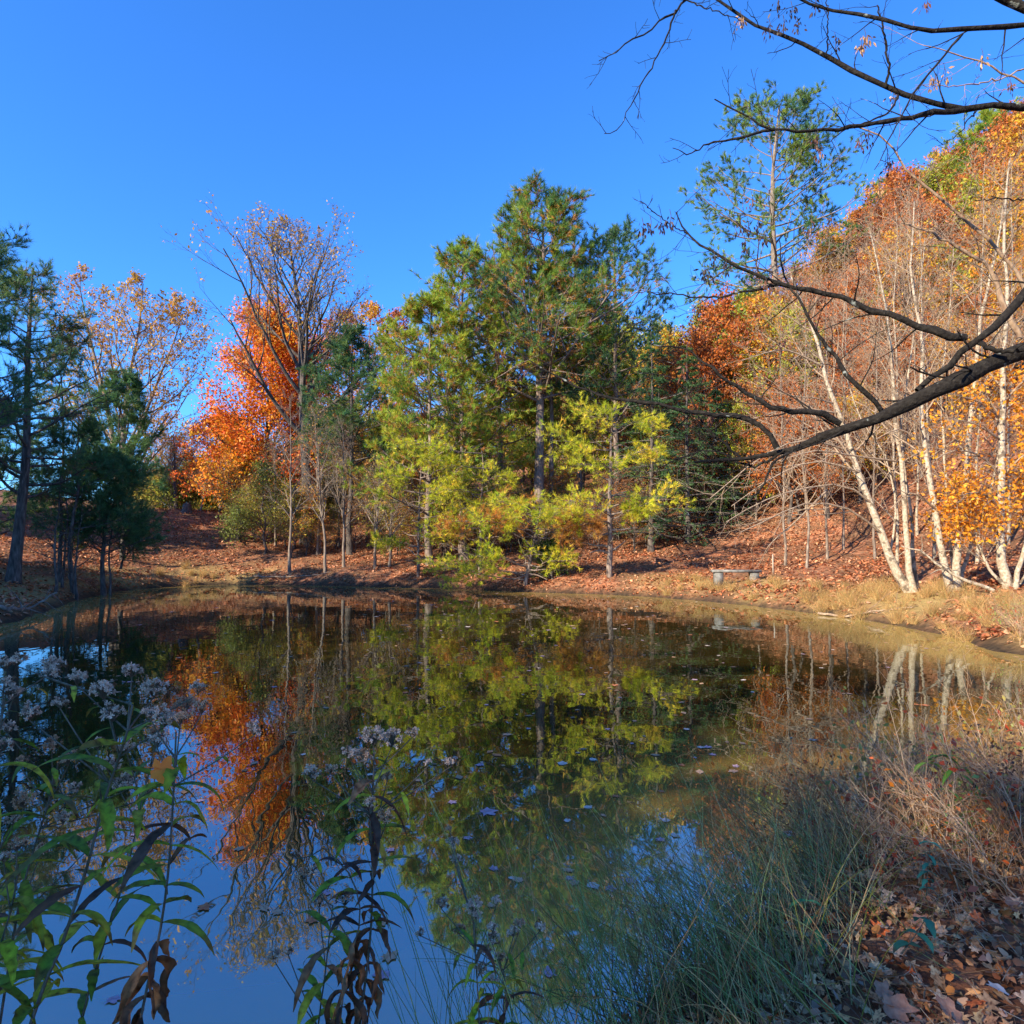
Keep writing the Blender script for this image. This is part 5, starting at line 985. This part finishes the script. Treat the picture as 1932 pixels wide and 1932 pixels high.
stick('fallen_branch', 'bare brush branch fallen under the low leaning pine', 'dead branch', [gl(900, 30.2, .1), at(880, 1050, 30), at(850, 1030, 30), at(830, 1025, 30)], .03, GREYBARK, 45, sub=14)
st = Acc(); box(st, (0, 0, .3), (.04, .04, .9), .006); o = st.build('wooden_stake', plain_noise('stake_wood', (.3, .24, .18), (.45, .38, .3), 20)); o.location = gp(1457, 25.5); tag(o, 'thin pale wooden stake upright in the ground behind the bench', 'stake')
g = gp(352, 45); a = Acc(); P = resample([g + [0, 0, -.1], g + [0, 0, .3], g + [.05, 0, .62]], 6); tubes(a, P[None], np.array([[.42, .34, .30, .29, .27, .02]]), 12); o = a.build('tree_stump', DARKBARK, None, g, True); o.location = g; tag(o, 'dark tree stump at the head of the leafy path', 'stump')

# ---------------------------------------------------------------- light, sky, camera
w = bpy.data.worlds.new('World'); S.world = w; w.use_nodes = True; nt = w.node_tree; nt.nodes.clear()
SUN = Vector((-.73, -.62, .50)).normalized()
el = math.asin(SUN.z); azs = math.atan2(SUN.x, SUN.y)
sky = nt.nodes.new('ShaderNodeTexSky'); sky.sky_type = 'NISHITA'; sky.sun_disc = False; sky.sun_elevation = el; sky.sun_rotation = azs; sky.air_density = 1.0; sky.dust_density = .3; sky.ozone_density = 3.0
hs = nt.nodes.new('ShaderNodeHueSaturation'); hs.inputs['Saturation'].default_value = 1.12; hs.inputs['Hue'].default_value = .5; hs.inputs['Value'].default_value = 1.0
bg = nt.nodes.new('ShaderNodeBackground'); bg.inputs['Strength'].default_value = .148; ow = nt.nodes.new('ShaderNodeOutputWorld')
tint = nt.nodes.new('ShaderNodeMix'); tint.data_type = 'RGBA'; tint.blend_type = 'MULTIPLY'; tint.inputs['Factor'].default_value = 1; tint.inputs['B'].default_value = (.30, .63, 1.03, 1)
nt.links.new(sky.outputs[0], hs.inputs['Color']); nt.links.new(hs.outputs[0], tint.inputs['A']); nt.links.new(tint.outputs['Result'], bg.inputs[0]); nt.links.new(bg.outputs[0], ow.inputs[0])
sl = bpy.data.lights.new('sun', 'SUN'); sl.energy = 4.6; sl.angle = R(.5); sl.color = (1, .87, .66); so = bpy.data.objects.new('sun', sl); COL.objects.link(so)
so.rotation_euler = (-SUN).to_track_quat('-Z', 'Y').to_euler(); so.location = (-20, -15, 30)
cam = bpy.data.cameras.new('camera'); cam.lens = 36 * F / 1932; cam.sensor_width = 36; cam.clip_end = 3000; cam.clip_start = .05
co = bpy.data.objects.new('camera', cam); COL.objects.link(co); co.location = (0, 0, CZ); co.rotation_euler = (PI / 2 + PITCH, 0, 0); S.camera = co
S.view_settings.view_transform = 'Standard'; S.view_settings.look = 'None'; S.view_settings.exposure = 1.36; S.view_settings.gamma = 1
S.cycles.max_bounces = 6; S.cycles.diffuse_bounces = 3; S.cycles.glossy_bounces = 3; S.cycles.transmission_bounces = 3; S.cycles.use_denoising = True
